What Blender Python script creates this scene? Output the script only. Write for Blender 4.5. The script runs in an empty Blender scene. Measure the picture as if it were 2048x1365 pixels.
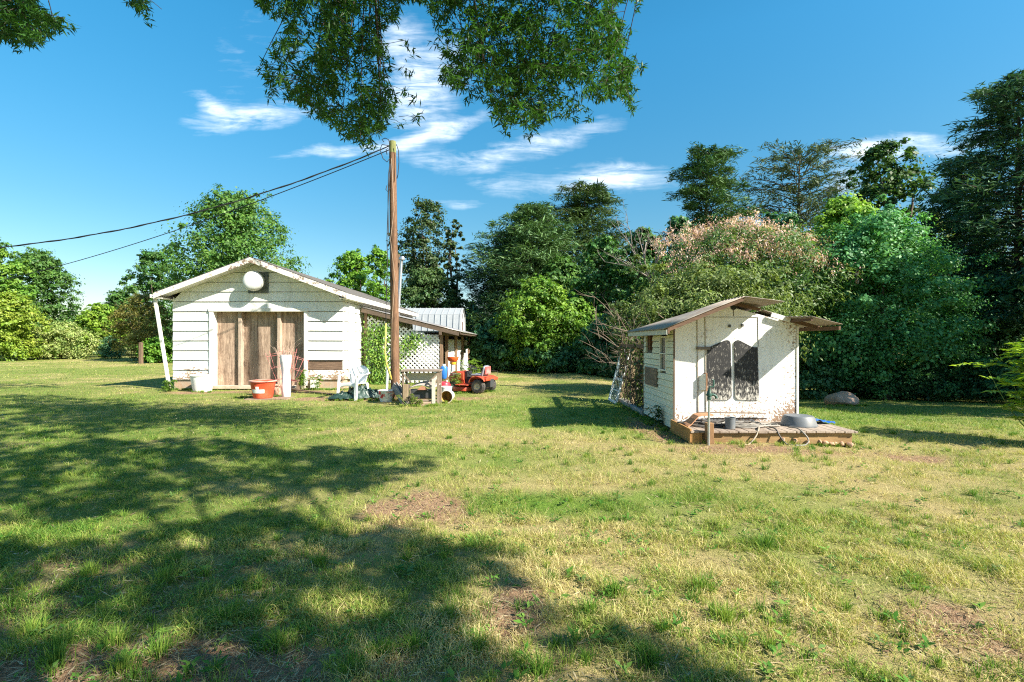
import bpy, math, random
import numpy as np
from mathutils import Vector, Matrix
R = math.radians
rng = np.random.default_rng(7)
random.seed(7)
scene = bpy.context.scene
COL = scene.collection
CH = 1.5                                  # eye height

# ------------------------------------------------------------------ camera, sun, sky
cam = bpy.data.cameras.new("camera"); camo = bpy.data.objects.new("camera", cam); COL.objects.link(camo)
camo.location = (0, 0, CH); camo.rotation_euler = (R(90), 0, 0)
cam.lens = 36 * 1000 / 2048; cam.sensor_width = 36; cam.clip_start = .05; cam.clip_end = 3000
scene.camera = camo
SAZ, SEL = R(60), R(37)                   # sun: to the right of straight-behind, and its height
sdir = Vector((math.sin(SAZ) * math.cos(SEL), -math.cos(SAZ) * math.cos(SEL), math.sin(SEL)))
sl = bpy.data.lights.new("sun", 'SUN'); sl.energy = 5.0; sl.angle = R(.55); sl.color = (1, .93, .80)
so = bpy.data.objects.new("sun", sl); COL.objects.link(so)
so.rotation_euler = sdir.to_track_quat('Z', 'Y').to_euler(); so.location = (20, -20, 30)
scene.view_settings.view_transform = 'Standard'; scene.view_settings.look = 'None'
scene.view_settings.exposure = 1.40; scene.view_settings.gamma = 1
scene.render.engine = 'CYCLES'; scene.cycles.use_denoising = False; scene.cycles.filter_width = 1.15

# ------------------------------------------------------------------ node helpers
class NT:
    def __init__(s, nt): s.nt = nt; s.L = nt.links
    def n(s, t, **k):
        o = s.nt.nodes.new(t)
        for a, b in k.items(): setattr(o, a, b)
        return o
    def setin(s, sock, v):
        if hasattr(v, 'is_linked'): s.L.new(v, sock)
        elif v is not None: sock.default_value = v
    def math(s, op, a, b=None, c=None, clamp=False):
        o = s.n('ShaderNodeMath', operation=op); o.use_clamp = clamp
        s.setin(o.inputs[0], a)
        if b is not None: s.setin(o.inputs[1], b)
        if c is not None: s.setin(o.inputs[2], c)
        return o.outputs[0]
    def ramp(s, f, stops):
        o = s.n('ShaderNodeValToRGB'); e = o.color_ramp.elements
        while len(e) < len(stops): e.new(.5)
        for i, (p, c) in enumerate(stops):
            e[i].position = p; e[i].color = (c, c, c, 1) if not hasattr(c, '__len__') else (*c[:3], 1)
        s.setin(o.inputs[0], f); return o.outputs[0]
    def noise(s, vec, scale, detail=4, rough=.6, dist=0):
        o = s.n('ShaderNodeTexNoise'); s.setin(o.inputs['Vector'], vec)
        o.inputs['Scale'].default_value = scale; o.inputs['Detail'].default_value = detail
        o.inputs['Roughness'].default_value = rough; o.inputs['Distortion'].default_value = dist
        return o.outputs[0]
    def mix(s, f, a, b, mode='MIX'):
        o = s.n('ShaderNodeMix', data_type='RGBA', blend_type=mode)
        s.setin(o.inputs[0], f)
        for sk, v in ((o.inputs[6], a), (o.inputs[7], b)):
            if hasattr(v, 'is_linked'): s.L.new(v, sk)
            else: sk.default_value = (*v[:3], 1)
        return o.outputs[2]
    def mapping(s, vec, scale=(1, 1, 1), rot=(0, 0, 0)):
        o = s.n('ShaderNodeMapping'); s.setin(o.inputs[0], vec)
        o.inputs['Scale'].default_value = scale; o.inputs['Rotation'].default_value = rot
        return o.outputs[0]
    def bump(s, h, st=.3, d=.01):
        o = s.n('ShaderNodeBump'); s.setin(o.inputs['Height'], h)
        o.inputs['Strength'].default_value = st; o.inputs['Distance'].default_value = d
        return o.outputs[0]

def new_mat(name):
    m = bpy.data.materials.new(name); m.use_nodes = True
    m.node_tree.nodes.clear(); t = NT(m.node_tree)
    out = t.n('ShaderNodeOutputMaterial'); p = t.n('ShaderNodeBsdfPrincipled')
    t.L.new(p.outputs[0], out.inputs[0])
    tc = t.n('ShaderNodeTexCoord').outputs['Object']
    return m, t, p, tc, out

def plain(name, col, rough=.6, var=.18, scale=9, dirt=None, dirt_amt=.35, metal=0, bump=.15, stretch=(1, 1, 1), spec=.4):
    """a worn surface: tone drifts, dirt in patches of its own, fine bump"""
    m, t, p, tc, _ = new_mat(name)
    v = t.mapping(tc, stretch)
    n1 = t.noise(v, scale, 5); n2 = t.noise(v, scale * .37 + .3, 6, .7)
    c = t.ramp(n1, [(.25, [x * (1 - var) for x in col]), (.7, [min(1, x * (1 + var * .6)) for x in col])])
    if dirt:
        k = t.ramp(n2, [(.62 - dirt_amt * .4, 0), (.78, 1)])
        c = t.mix(t.math('MULTIPLY', k, .85), c, dirt)
    t.L.new(c, p.inputs['Base Color']); p.inputs['Roughness'].default_value = rough
    p.inputs['Metallic'].default_value = metal; p.inputs['Specular IOR Level'].default_value = spec
    t.L.new(t.bump(t.noise(v, scale * 4, 4), bump, .006), p.inputs['Normal'])
    return m

def paint(name, col=(.78, .78, .74), under=(.20, .13, .08), chip=.5, cs=14, stain=(.42, .36, .27), lower=None, stretch=(1, 1, 1)):
    """old white paint: stains, chips down to bare wood; lower = (z, fade) more wear near z"""
    m, t, p, tc, _ = new_mat(name)
    v = t.mapping(tc, stretch)
    big = t.noise(tc, 1.3, 5, .65); fine = t.noise(v, cs, 6, .75, .4); streak = t.noise(t.mapping(tc, (9, 9, .8)), 1.6, 4)
    c = t.mix(t.ramp(t.math('MULTIPLY', big, streak), [(.24, 0), (.5, .55)]), col, stain)
    c = t.mix(t.ramp(t.noise(tc, 34, 3), [(.4, 0), (.75, .22)]), c, [x * .7 for x in col])
    fl = t.ramp(t.noise(t.mapping(tc, (1, 1, .45)), 75, 2, .5, .6), [(.60, 0), (.70, .32)]); c = t.mix(t.math('MULTIPLY', fl, t.ramp(big, [(.35, .25), (.6, 1)])), c, (.30, .25, .19))
    k = t.math('ADD', t.math('MULTIPLY', fine, .7), t.math('MULTIPLY', big, .3))
    if lower:
        sx = t.n('ShaderNodeSeparateXYZ'); t.L.new(tc, sx.inputs[0])
        mr = t.n('ShaderNodeMapRange'); t.L.new(sx.outputs[2], mr.inputs[0])
        mr.inputs[1].default_value = lower[0]; mr.inputs[2].default_value = lower[1]
        mr.inputs[3].default_value = lower[2]; mr.inputs[4].default_value = 0
        k = t.math('ADD', k, mr.outputs[0])
        if len(lower) > 3:
            mr = t.n('ShaderNodeMapRange'); t.L.new(sx.outputs[0], mr.inputs[0])
            mr.inputs[1].default_value = lower[3]; mr.inputs[2].default_value = lower[4]
            mr.inputs[3].default_value = 0; mr.inputs[4].default_value = lower[5]
            k = t.math('ADD', k, mr.outputs[0])
    th = .78 - chip * .3
    f = t.ramp(k, [(th, 0), (th + .03, 1)])
    c = t.mix(f, c, t.mix(streak, under, [x * 1.8 for x in under]))
    t.L.new(c, p.inputs['Base Color']); p.inputs['Roughness'].default_value = .75
    p.inputs['Specular IOR Level'].default_value = .25
    t.L.new(t.bump(t.math('SUBTRACT', t.math('MULTIPLY', fine, .3), f), .5, .004), p.inputs['Normal'])
    return m

def wood(name, a, b, axis=2, scale=3.0, rough=.85, knots=True):
    m, t, p, tc, _ = new_mat(name)
    st = [11, 11, 11]; st[axis] = .75
    v = t.mapping(tc, st)
    g = t.noise(v, scale, 7, .72, .9); w = t.noise(tc, 1.6, 4, .6)
    kn = t.noise(t.mapping(tc, [3.2 if i != axis else 1.1 for i in range(3)]), 3.0, 2, .4, 3.5)
    k = t.math('ADD', t.math('MULTIPLY', g, .6), t.math('ADD', t.math('MULTIPLY', w, .25), t.math('MULTIPLY', kn, .2 if knots else .05)))
    c = t.ramp(k, [(.36, b), (.5, [(x + y) / 2 for x, y in zip(a, b)]), (.62, a), (.75, [x * 1.25 for x in a])])
    t.L.new(c, p.inputs['Base Color']); p.inputs['Roughness'].default_value = rough
    p.inputs['Specular IOR Level'].default_value = .2
    t.L.new(t.bump(g, .5, .006), p.inputs['Normal'])
    return m

def leaf_mat(name, tr=.35, rough=.55):
    m, t, p, tc, out = new_mat(name)
    a = t.n('ShaderNodeAttribute', attribute_name='Col')
    t.L.new(a.outputs[0], p.inputs['Base Color']); p.inputs['Roughness'].default_value = rough
    p.inputs['Specular IOR Level'].default_value = .3
    tl = t.n('ShaderNodeBsdfTranslucent')
    t.L.new(t.mix(1, a.outputs[0], (1.15, 1.25, .55), 'MULTIPLY'), tl.inputs[0])
    mx = t.n('ShaderNodeMixShader'); mx.inputs[0].default_value = tr
    t.L.new(p.outputs[0], mx.inputs[1]); t.L.new(tl.outputs[0], mx.inputs[2]); t.L.new(mx.outputs[0], out.inputs[0])
    return m

# ------------------------------------------------------------------ mesh helpers
class MB:
    def __init__(s): s.v = []; s.f = []
    def add(s, v, f):
        o = len(s.v); s.v += [tuple(p) for p in v]; s.f += [tuple(i + o for i in q) for q in f]; return s
    def box(s, x0, x1, y0, y1, z0, z1):
        v = [(x, y, z) for x in (x0, x1) for y in (y0, y1) for z in (z0, z1)]
        return s.add(v, [(0, 1, 3, 2), (4, 6, 7, 5), (0, 4, 5, 1), (2, 3, 7, 6), (0, 2, 6, 4), (1, 5, 7, 3)])
    def bar(s, a, b, w, h, up=(0, 0, 1)):
        """box beam from a to b, w across, h along 'up'"""
        a, b = Vector(a), Vector(b); d = (b - a).normalized(); u = Vector(up)
        x = d.cross(u)
        if x.length < 1e-4: x = d.cross(Vector((0, 1, 0)))
        x.normalize(); u = x.cross(d).normalized(); x *= w / 2; u *= h / 2
        v = [p + i * x + j * u for p in (a, b) for i in (-1, 1) for j in (-1, 1)]
        return s.add(v, [(0, 1, 3, 2), (4, 6, 7, 5), (0, 4, 5, 1), (2, 3, 7, 6), (0, 2, 6, 4), (1, 5, 7, 3)])
    def prism(s, poly, vec):
        """polygon of 3-D points pushed along vec"""
        n = len(poly); vec = Vector(vec); v = [Vector(p) for p in poly]; v += [p + vec for p in v]
        return s.add(v, [tuple(range(n)), tuple(reversed(range(n, 2 * n)))] + [(i, (i + 1) % n, n + (i + 1) % n, n + i) for i in range(n)])
    def tube(s, pts, r, n=8, cap=True):
        pts = [Vector([float(c) for c in p]) for p in pts]; m = len(pts)
        rs = [float(q) for q in r] if hasattr(r, '__len__') else [float(r)] * m
        v = []; x = None
        for i, p in enumerate(pts):
            d = (pts[min(i + 1, m - 1)] - pts[max(i - 1, 0)])
            d = d.normalized() if d.length > 1e-9 else Vector((0, 0, 1))
            if x is None:
                x = d.cross(Vector((0, 0, 1)) if abs(d.z) < .9 else Vector((1, 0, 0))).normalized()
            else:
                x = (x - d * x.dot(d)); x = x.normalized() if x.length > 1e-6 else d.orthogonal().normalized()
            y = d.cross(x)
            v += [p + rs[i] * (math.cos(2 * math.pi * k / n) * x + math.sin(2 * math.pi * k / n) * y) for k in range(n)]
        f = [(i * n + k, i * n + (k + 1) % n, (i + 1) * n + (k + 1) % n, (i + 1) * n + k) for i in range(m - 1) for k in range(n)]
        if cap: f += [tuple(reversed(range(n))), tuple(range((m - 1) * n, m * n))]
        return s.add(v, f)
    def lathe(s, prof, c=(0, 0, 0), ax=(0, 0, 1), n=28, close=False):
        """profile (radius, height along ax) turned about ax"""
        ax = Vector(ax).normalized(); x = ax.orthogonal().normalized(); y = ax.cross(x); c = Vector(c)
        v = [c + ax * h + r * (math.cos(2 * math.pi * k / n) * x + math.sin(2 * math.pi * k / n) * y) for r, h in prof for k in range(n)]
        m = len(prof)
        f = [(i * n + k, i * n + (k + 1) % n, (i + 1) * n + (k + 1) % n, (i + 1) * n + k) for i in range(m - 1) for k in range(n)]
        if prof[0][0] > 1e-4 and close: f.append(tuple(reversed(range(n))))
        if prof[-1][0] > 1e-4 and close: f.append(tuple(range((m - 1) * n, m * n)))
        return s.add(v, f)
    def grid(s, fn, nu, nv, skip=None):
        v = [fn(i / nu, j / nv) for j in range(nv + 1) for i in range(nu + 1)]
        f = [(j * (nu + 1) + i, j * (nu + 1) + i + 1, (j + 1) * (nu + 1) + i + 1, (j + 1) * (nu + 1) + i)
             for j in range(nv) for i in range(nu) if not (skip and skip(i, j))]
        return s.add(v, f)
    def build(s, name, mat, parent=None, w=True, smooth=False, bevel=0, thick=0, sub=0):
        root = parent
        while root is not None and root.parent: root = root.parent
        o = root.location if (root is not None and w) else Vector((0, 0, 0))
        me = bpy.data.meshes.new(name)
        me.from_pydata([(p[0] - o.x, p[1] - o.y, p[2] - o.z) for p in s.v], [], s.f)
        import bmesh
        bm = bmesh.new(); bm.from_mesh(me); bmesh.ops.recalc_face_normals(bm, faces=bm.faces); bm.to_mesh(me); bm.free()
        me.materials.append(mat)
        ob = bpy.data.objects.new(name, me); COL.objects.link(ob)
        if parent is not None: ob.parent = parent
        if thick:
            k = ob.modifiers.new('thickness', 'SOLIDIFY'); k.thickness = thick; k.offset = 0
        if sub:
            k = ob.modifiers.new('smooth', 'SUBSURF'); k.levels = sub; k.render_levels = sub
        if bevel:
            k = ob.modifiers.new('bevel', 'BEVEL'); k.width = bevel; k.segments = 2; k.limit_method = 'ANGLE'; k.angle_limit = R(40)
        if smooth:
            me.polygons.foreach_set('use_smooth', [True] * len(me.polygons))
            if not sub and smooth != 2:
                try: me.set_sharp_from_angle(angle=R(38))
                except Exception: pass
        return ob

def tag(o, label, cat, group=None, kind=None):
    if label: o['label'] = label
    if cat: o['category'] = cat
    if group: o['group'] = group
    if kind: o['kind'] = kind
    return o
def thing(name, label, cat, loc=(0, 0, 0), rz=0, group=None):
    o = bpy.data.objects.new(name, None); COL.objects.link(o); o.location = loc; o.rotation_euler = (0, 0, rz)
    o.empty_display_size = .2
    return tag(o, label, cat, group)
def copy_thing(o, parent=None):
    c = o.copy(); COL.objects.link(c)
    if parent is not None: c.parent = parent
    for ch in [q for q in bpy.data.objects if q.parent == o]: copy_thing(ch, c)
    return c

def np_mesh(name, V, mat, C=None, k=4, parent=None, smooth=False):
    """V (n*k,3): n loose faces of k corners each; C (n*k,3) colours"""
    V = np.asarray(V, dtype=np.float32).reshape(-1, 3); nv = len(V); nf = nv // k
    if parent is not None:
        root = parent
        while root.parent: root = root.parent
        V = V - np.array(root.location, dtype=np.float32)
    me = bpy.data.meshes.new(name)
    me.vertices.add(nv); me.vertices.foreach_set('co', V.ravel())
    me.loops.add(nv); me.loops.foreach_set('vertex_index', np.arange(nv, dtype=np.int32))
    me.polygons.add(nf); me.polygons.foreach_set('loop_start', np.arange(0, nv, k, dtype=np.int32))
    if C is not None:
        a = me.attributes.new('Col', 'FLOAT_COLOR', 'POINT')
        a.data.foreach_set('color', np.concatenate([np.clip(C, 0, 1), np.ones((nv, 1))], 1).astype(np.float32).ravel())
    me.update(calc_edges=True); me.materials.append(mat)
    ob = bpy.data.objects.new(name, me); COL.objects.link(ob)
    if parent is not None: ob.parent = parent
    return ob

# value noise for where the ground is dry, bare, lush
def vn(x, y, s=0):
    xi = np.floor(x).astype(np.int64); yi = np.floor(y).astype(np.int64); fx = x - xi; fy = y - yi
    fx = fx * fx * (3 - 2 * fx); fy = fy * fy * (3 - 2 * fy)
    def h(a, b):
        n = (a * 374761393 + b * 668265263 + s * 974634777) & 0xffffffff
        n = ((n ^ (n >> 13)) * 1274126177) & 0xffffffff
        return ((n ^ (n >> 16)) & 0xffff) / 65535.
    return (h(xi, yi) * (1 - fx) + h(xi + 1, yi) * fx) * (1 - fy) + (h(xi, yi + 1) * (1 - fx) + h(xi + 1, yi + 1) * fx) * fy
def fbm(x, y, s=0, o=4):
    t = 0; a = .5
    for i in range(o): t = t + a * vn(x * 2 ** i + 13.7 * i, y * 2 ** i - 7.1 * i, s + i); a *= .5
    return t / (1 - .5 ** o)
def sst(a, b, x):
    t = np.clip((x - a) / (b - a), 0, 1); return t * t * (3 - 2 * t)
def gz(x, y):
    x = np.asarray(x, float); y = np.asarray(y, float)
    z = -sst(2.5, 10, x) * .062 * np.clip(y - 8, 0, 22)
    z = z - .09 * np.exp(-((x - 5.2) ** 2 + (y - 6.9) ** 2) / 1.1)
    z = z + (fbm(x * .35, y * .35, 5, 3) - .5) * .10 * sst(1, 6, np.hypot(x, y)) * sst(60, 20, np.abs(y))
    return z
def G(x, y): return float(gz(x, y))
def P(px, py, d): return Vector(((px - 1024) / 1000 * d, d, CH + (683 - py) / 1000 * d))

# ------------------------------------------------------------------ sky with thin cloud
wd = bpy.data.worlds.new("World"); scene.world = wd; wd.use_nodes = True
wt = NT(wd.node_tree); wd.node_tree.nodes.clear()
sky = wt.n('ShaderNodeTexSky', sky_type='NISHITA'); sky.sun_disc = False
sky.sun_elevation = SEL; sky.sun_rotation = math.pi - SAZ
sky.air_density = 1.0; sky.dust_density = .6; sky.ozone_density = 2.2
hs = wt.n('ShaderNodeHueSaturation'); hs.inputs['Saturation'].default_value = 1.38; hs.inputs['Hue'].default_value = .484
wt.L.new(sky.outputs[0], hs.inputs['Color'])
g = wt.n('ShaderNodeTexCoord').outputs['Generated']
sx = wt.n('ShaderNodeSeparateXYZ'); wt.L.new(g, sx.inputs[0])
yy = wt.math('MAXIMUM', sx.outputs[1], .06)
u = wt.math('DIVIDE', sx.outputs[0], yy); v = wt.math('DIVIDE', sx.outputs[2], yy)
cv = wt.n('ShaderNodeCombineXYZ'); wt.L.new(u, cv.inputs[0]); wt.L.new(v, cv.inputs[1])
nz = wt.n('ShaderNodeTexNoise'); wt.L.new(cv.outputs[0], nz.inputs[0]); nz.inputs['Scale'].default_value = 5; nz.inputs['Detail'].default_value = 5
sn = wt.n('ShaderNodeSeparateXYZ'); wt.L.new(nz.outputs['Color'], sn.inputs[0])
uu = wt.math('MULTIPLY_ADD', wt.math('SUBTRACT', sn.outputs[0], .5), .16, u)
vv = wt.math('MULTIPLY_ADD', wt.math('SUBTRACT', sn.outputs[1], .5), .10, v)
tot = None
for (cx, cy, L, W, ang, st) in [(860, 160, 60, 95, -25, 1.15), (800, 70, 40, 50, 0, .7), (510, 222, 115, 22, 6, 1.0), (430, 205, 50, 14, -25, .7), (690, 300, 95, 14, 4, .8),
        (870, 268, 120, 15, 12, 1.0), (1070, 290, 130, 20, 16, 1.0), (900, 320, 90, 16, 0, .6), (1220, 355, 120, 27, 4, 1.2), (1010, 368, 70, 18, 0, .8),
        (1780, 300, 110, 22, 14, 1.25), (1900, 275, 90, 14, 6, .7), (1690, 375, 45, 26, 10, .9), (915, 410, 50, 8, 0, .7), (560, 90, 60, 120, 20, .22),
        (1650, 330, 30, 10, 50, .4), (480, 120, 70, 90, 0, .16), (-900, 200, 400, 60, 10, .8), (3300, 300, 500, 60, -8, .8)]:
    a = R(ang); ca, sa = math.cos(a), math.sin(a)
    du = wt.math('SUBTRACT', uu, (cx - 1024) / 1000); dv = wt.math('SUBTRACT', vv, (683 - cy) / 1000)
    p1 = wt.math('MULTIPLY', wt.math('MULTIPLY_ADD', du, ca, wt.math('MULTIPLY', dv, sa)), 1000 / L)
    p2 = wt.math('MULTIPLY', wt.math('MULTIPLY_ADD', du, -sa, wt.math('MULTIPLY', dv, ca)), 1000 / W)
    e = wt.math('POWER', 2.718, wt.math('MULTIPLY', wt.math('ADD', wt.math('MULTIPLY', p1, p1), wt.math('MULTIPLY', p2, p2)), -1))
    e = wt.math('MULTIPLY', e, st); tot = e if tot is None else wt.math('ADD', tot, e)
stv = wt.mapping(cv.outputs[0], (4.5, 24, 1), (0, 0, R(-13)))
wisp = wt.math('MULTIPLY', wt.ramp(wt.noise(stv, 1.5, 9, .66, .9), [(.3, 0), (.7, 1)]), wt.ramp(wt.noise(wt.mapping(cv.outputs[0], (9, 60, 1), (0, 0, R(-16))), 1.6, 6, .6, .6), [(.25, .45), (.6, 1)]))
soft = wt.ramp(wt.noise(cv.outputs[0], 7, 6, .6), [(.3, .3), (.65, 1)])
cl = wt.math('MULTIPLY', tot, wt.math('MULTIPLY', wt.math('MULTIPLY_ADD', wisp, .95, .05), soft))
clc = wt.ramp(cl, [(.05, 0), (.4, .5), (1, .95)])
clc = wt.math('MULTIPLY', clc, wt.ramp(sx.outputs[1], [(.1, 0), (.3, 1)]))
low = wt.ramp(sx.outputs[2], [(0, (.62, .56, .545)), (.22, (.74, .68, .64)), (.5, (.96, .955, .92))])
skyc = wt.mix(1, hs.outputs[0], low, 'MULTIPLY')
fin = wt.mix(clc, skyc, (6.4, 6.6, 6.8))
bg = wt.n('ShaderNodeBackground'); bg.inputs[1].default_value = .099; wt.L.new(fin, bg.inputs[0])
wo = wt.n('ShaderNodeOutputWorld'); wt.L.new(bg.outputs[0], wo.inputs[0])
# ------------------------------------------------------------------ ground
def px_ground(px, py):
    d = CH * 1000 / (py - 683); return ((px - 1024) / 1000 * d, d)
# places where the turf is thin: (x, y, rx, ry, amount); measured spots and the worn strip before the well house
BARE = [(*px_ground(820, 1015), .55, .42, .85), (*px_ground(1040, 1220), .2, .22, 1.0), (*px_ground(300, 1340), .55, .22, .9), (*px_ground(120, 1330), .35, .15, .7),
        (*px_ground(90, 1110), .5, .2, .3), (*px_ground(480, 1330), .35, .15, .7), (*px_ground(200, 1200), .5, .2, .3), (*px_ground(200, 1350), .9, .16, .9), (*px_ground(1900, 1260), .5, .3, .45),
        (3.4, 6.9, 1.7, .42, .75), (2.35, 8.6, .45, 1.3, .7), (5.5, 6.6, .7, .3, .7), (-8, 14.7, 3.4, .55, .75), (-4.2, 13.0, 1.8, .5, .8),
        (-1.6, 13.2, 1.5, .8, .5), (1.2, 7.0, 1.6, .5, .35), (-5.5, 7.3, 2.0, .4, .4), (-3.6, 14.4, 1.4, .5, .6)]
LUSH = [(*px_ground(1080, 1010), .75, .35, .9), (*px_ground(1330, 1000), .5, .25, .35), (-1.8, 6.3, 3, 1.0, .45), (6, 11, 3.5, 3, .45), (1.5, 10.5, 3, 2.2, .6)]
def blob(x, y, L):
    t = np.zeros_like(x)
    for (a, b, rx, ry, k) in L:
        t = np.maximum(t, k * np.exp(-(((x - a) / rx) ** 2 + ((y - b) / ry) ** 2) ** 1.3))
    return t
def turf(x, y):
    """bare 0..1, dry 0..1, lush 0..1 at a ground point"""
    n1 = fbm(x * .45, y * .45, 11, 4); n2 = fbm(x * 1.7, y * 1.7, 23, 4); n3 = fbm(x * .16, y * .16, 31, 3)
    near = sst(5.2, 2.2, y) * (sst(1.8, -1.5, x) * .15 + .04)
    bare = np.clip(blob(x, y, BARE) * (.30 + .95 * n2) + sst(.50, .72, n2 * .55 + n1 * .45 + near * .32) * (.22 + near), 0, 1)
    lush = np.clip(blob(x, y, LUSH) + sst(.55, .75, n1) * .4 + sst(-2, -7, x) * .25 * sst(10, 5, y), 0, 1)
    dry = sst(.36, .64, n3 * .35 + n1 * .3 + n2 * .35 + .15 * sst(-2, 1, x) * sst(14, 7, y) - .04)
    dry = np.clip(dry * (1 - .8 * lush) + .15 * bare, 0, 1)
    return bare, dry, lush

def axis(n, ext, k, c, lim):
    t = np.linspace(-1, 1, n); return c + ext * np.sinh(k * t) / np.sinh(k)
gx = axis(420, 420, 6.6, 0, 0); gy = axis(420, 420, 6.6, 5.5, 0)
X, Y = np.meshgrid(gx, gy); Xf, Yf = X.ravel(), Y.ravel()
Zf = gz(Xf, Yf) + (fbm(Xf * 3.1, Yf * 3.1, 3, 3) - .5) * .035 * sst(14, 6, np.hypot(Xf, Yf))
me = bpy.data.meshes.new("lawn"); n = 420
me.vertices.add(n * n); me.vertices.foreach_set('co', np.stack([Xf, Yf, Zf], 1).astype(np.float32).ravel())
I, J = np.meshgrid(np.arange(n - 1), np.arange(n - 1)); q = (J * n + I).ravel()
F = np.stack([q, q + 1, q + n + 1, q + n], 1).astype(np.int32)
me.loops.add(F.size); me.loops.foreach_set('vertex_index', F.ravel())
me.polygons.add(len(F)); me.polygons.foreach_set('loop_start', np.arange(0, F.size, 4, dtype=np.int32))
me.polygons.foreach_set('use_smooth', np.ones(len(F), bool))
b_, d_, l_ = turf(Xf, Yf)
a = me.attributes.new('Turf', 'FLOAT_COLOR', 'POINT')
a.data.foreach_set('color', np.stack([b_, d_, l_, np.ones_like(b_)], 1).astype(np.float32).ravel()); me.update(calc_edges=True)
m, t, p, tc, _ = new_mat("lawn_soil_and_thatch")
at = t.n('ShaderNodeAttribute', attribute_name='Turf'); sp = t.n('ShaderNodeSeparateColor'); t.L.new(at.outputs[0], sp.inputs[0])
fine = t.noise(tc, 38, 5, .75); mid = t.noise(tc, 6, 5, .7)
green = t.mix(fine, (.06, .10, .018), (.29, .33, .08)); dry = t.mix(fine, (.12, .10, .035), (.62, .50, .23)); lush = t.mix(fine, (.05, .12, .014), (.20, .33, .045))
soil = t.mix(t.ramp(fine, [(.3, 0), (.7, 1)]), (.15, .085, .05), (.44, .28, .17))
soil = t.mix(t.ramp(t.noise(t.mapping(tc, (1, 1, 1)), 90, 3, .7), [(.52, 0), (.66, .7)]), soil, (.44, .34, .22))
jit = t.math('MULTIPLY', t.math('SUBTRACT', mid, .5), .7)
c = t.mix(t.math('ADD', sp.outputs[1], jit, clamp=True), green, dry); c = t.mix(sp.outputs[2], c, lush)
c = t.mix(t.ramp(t.math('ADD', sp.outputs[0], t.math('MULTIPLY', jit, .6)), [(.25, 0), (.55, 1)]), c, soil)
t.L.new(c, p.inputs['Base Color']); p.inputs['Roughness'].default_value = .95; p.inputs['Specular IOR Level'].default_value = .1
t.L.new(t.bump(t.math('ADD', fine, t.noise(tc, 140, 3)), .9, .02), p.inputs['Normal'])
me.materials.append(m); lawn = bpy.data.objects.new("lawn", me); COL.objects.link(lawn); tag(lawn, None, None, kind='structure')

# footprints with no grass
FOOT = [(-10.5, -5.2, 15.45, 26), (-5.2, -2.4, 17.3, 28), (2.62, 5.05, 7.28, 8.2), (2.6, 4.7, 8.1, 10.1), (-6.9, -3, 29.8, 33)]
def outside(x, y):
    k = np.ones(len(x), bool)
    for (x0, x1, y0, y1) in FOOT: k &= ~((x > x0) & (x < x1) & (y > y0) & (y < y1))
    return k

MGRASS = leaf_mat("grass_blade", .3, .55)
def blades(x, y, h, w, col, lean, two, seedang=None):
    n = len(x); z = gz(x, y) - .004
    a = rng.uniform(0, 2 * np.pi, n); fw = rng.uniform(0, 2 * np.pi, n) if seedang is None else seedang
    s = np.stack([np.cos(a), np.sin(a), 0 * a], 1) * (w / 2)[:, None]
    dr = np.stack([np.cos(fw), np.sin(fw), 0 * a], 1)
    b = np.stack([x, y, z], 1); l1 = (h * lean * .35)[:, None] * dr; l2 = (h * lean)[:, None] * dr
    up = np.array([0, 0, 1.])
    mid = b + l1 + up * (h * .6)[:, None]; tip = b + l2 + up * (h * np.sqrt(np.clip(1 - (lean * .6) ** 2, .15, 1)))[:, None]
    if two:
        q1 = np.stack([b - s, b + s, mid + s * .8, mid - s * .8], 1); q2 = np.stack([mid - s * .8, mid + s * .8, tip + s * .12, tip - s * .12], 1)
        return np.concatenate([q1, q2], 0).reshape(-1, 3), np.repeat(np.concatenate([col, col * 1.12]), 4, 0)
    return np.stack([b - s, b + s, tip + s * .2, tip - s * .2], 1).reshape(-1, 3), np.repeat(col, 4, 0)
PAL = np.array([[.05, .14, .018], [.10, .21, .028], [.22, .32, .05], [.36, .38, .09], [.52, .44, .18], [.62, .52, .27]])
def blade_col(x, y, bare, dry, lush):
    n = len(x); k = np.clip(1.35 + dry * 2.5 - lush * 1.0 + (fbm(x * 3.3, y * 3.3, 61, 3) - .5) * 3.2 + rng.normal(0, .9, n), 0, 4.999)
    i = k.astype(int); f = (k - i)[:, None]
    return (PAL[i] * (1 - f) + PAL[np.minimum(i + 1, 5)] * f) * rng.uniform(.6, 1.3, (n, 1))
def scatter(n, d0, d1, pw, wide=1.12):
    s = rng.uniform(0, 1, n); 
    if pw == 2: d = d0 * (d1 / d0) ** s                    # density falls with the square of distance
    else: d = np.sqrt(d0 * d0 + s * (d1 * d1 - d0 * d0))
    return rng.uniform(-wide, wide, n) * d + rng.uniform(-.3, .3, n), d
VV, CC = [], []
for (cnt, d0, d1, pw, two, sc) in [(150000, 1.5, 4.2, 1, True, 1.0), (230000, 4.2, 13, 2, False, 1), (130000, 13, 44, 2, False, 1)]:
    x, y = scatter(cnt, d0, d1, pw); k = outside(x, y)
    bare, dry, lush = turf(x, y)
    clump = fbm(x * 5.5, y * 5.5, 41, 3)
    k &= rng.uniform(0, 1, cnt) < np.clip((1 - 1.12 * bare) * (.14 + 1.3 * sst(.34, .62, clump)), .03, 1)
    x, y, bare, dry, lush, clump = [q_[k] for q_ in (x, y, bare, dry, lush, clump)]
    h = (.022 + .034 * clump + .016 * lush) * rng.uniform(.6, 1.5, len(x)) * (1 + .5 * sst(.6, .8, clump))
    w = np.maximum(.0034, .00074 * y) * rng.uniform(.7, 1.3, len(x))
    v_, c_ = blades(x, y, h, w, blade_col(x, y, bare, dry, lush), rng.uniform(.3, 1.7, len(x)), two); VV.append(v_); CC.append(c_)
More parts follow.
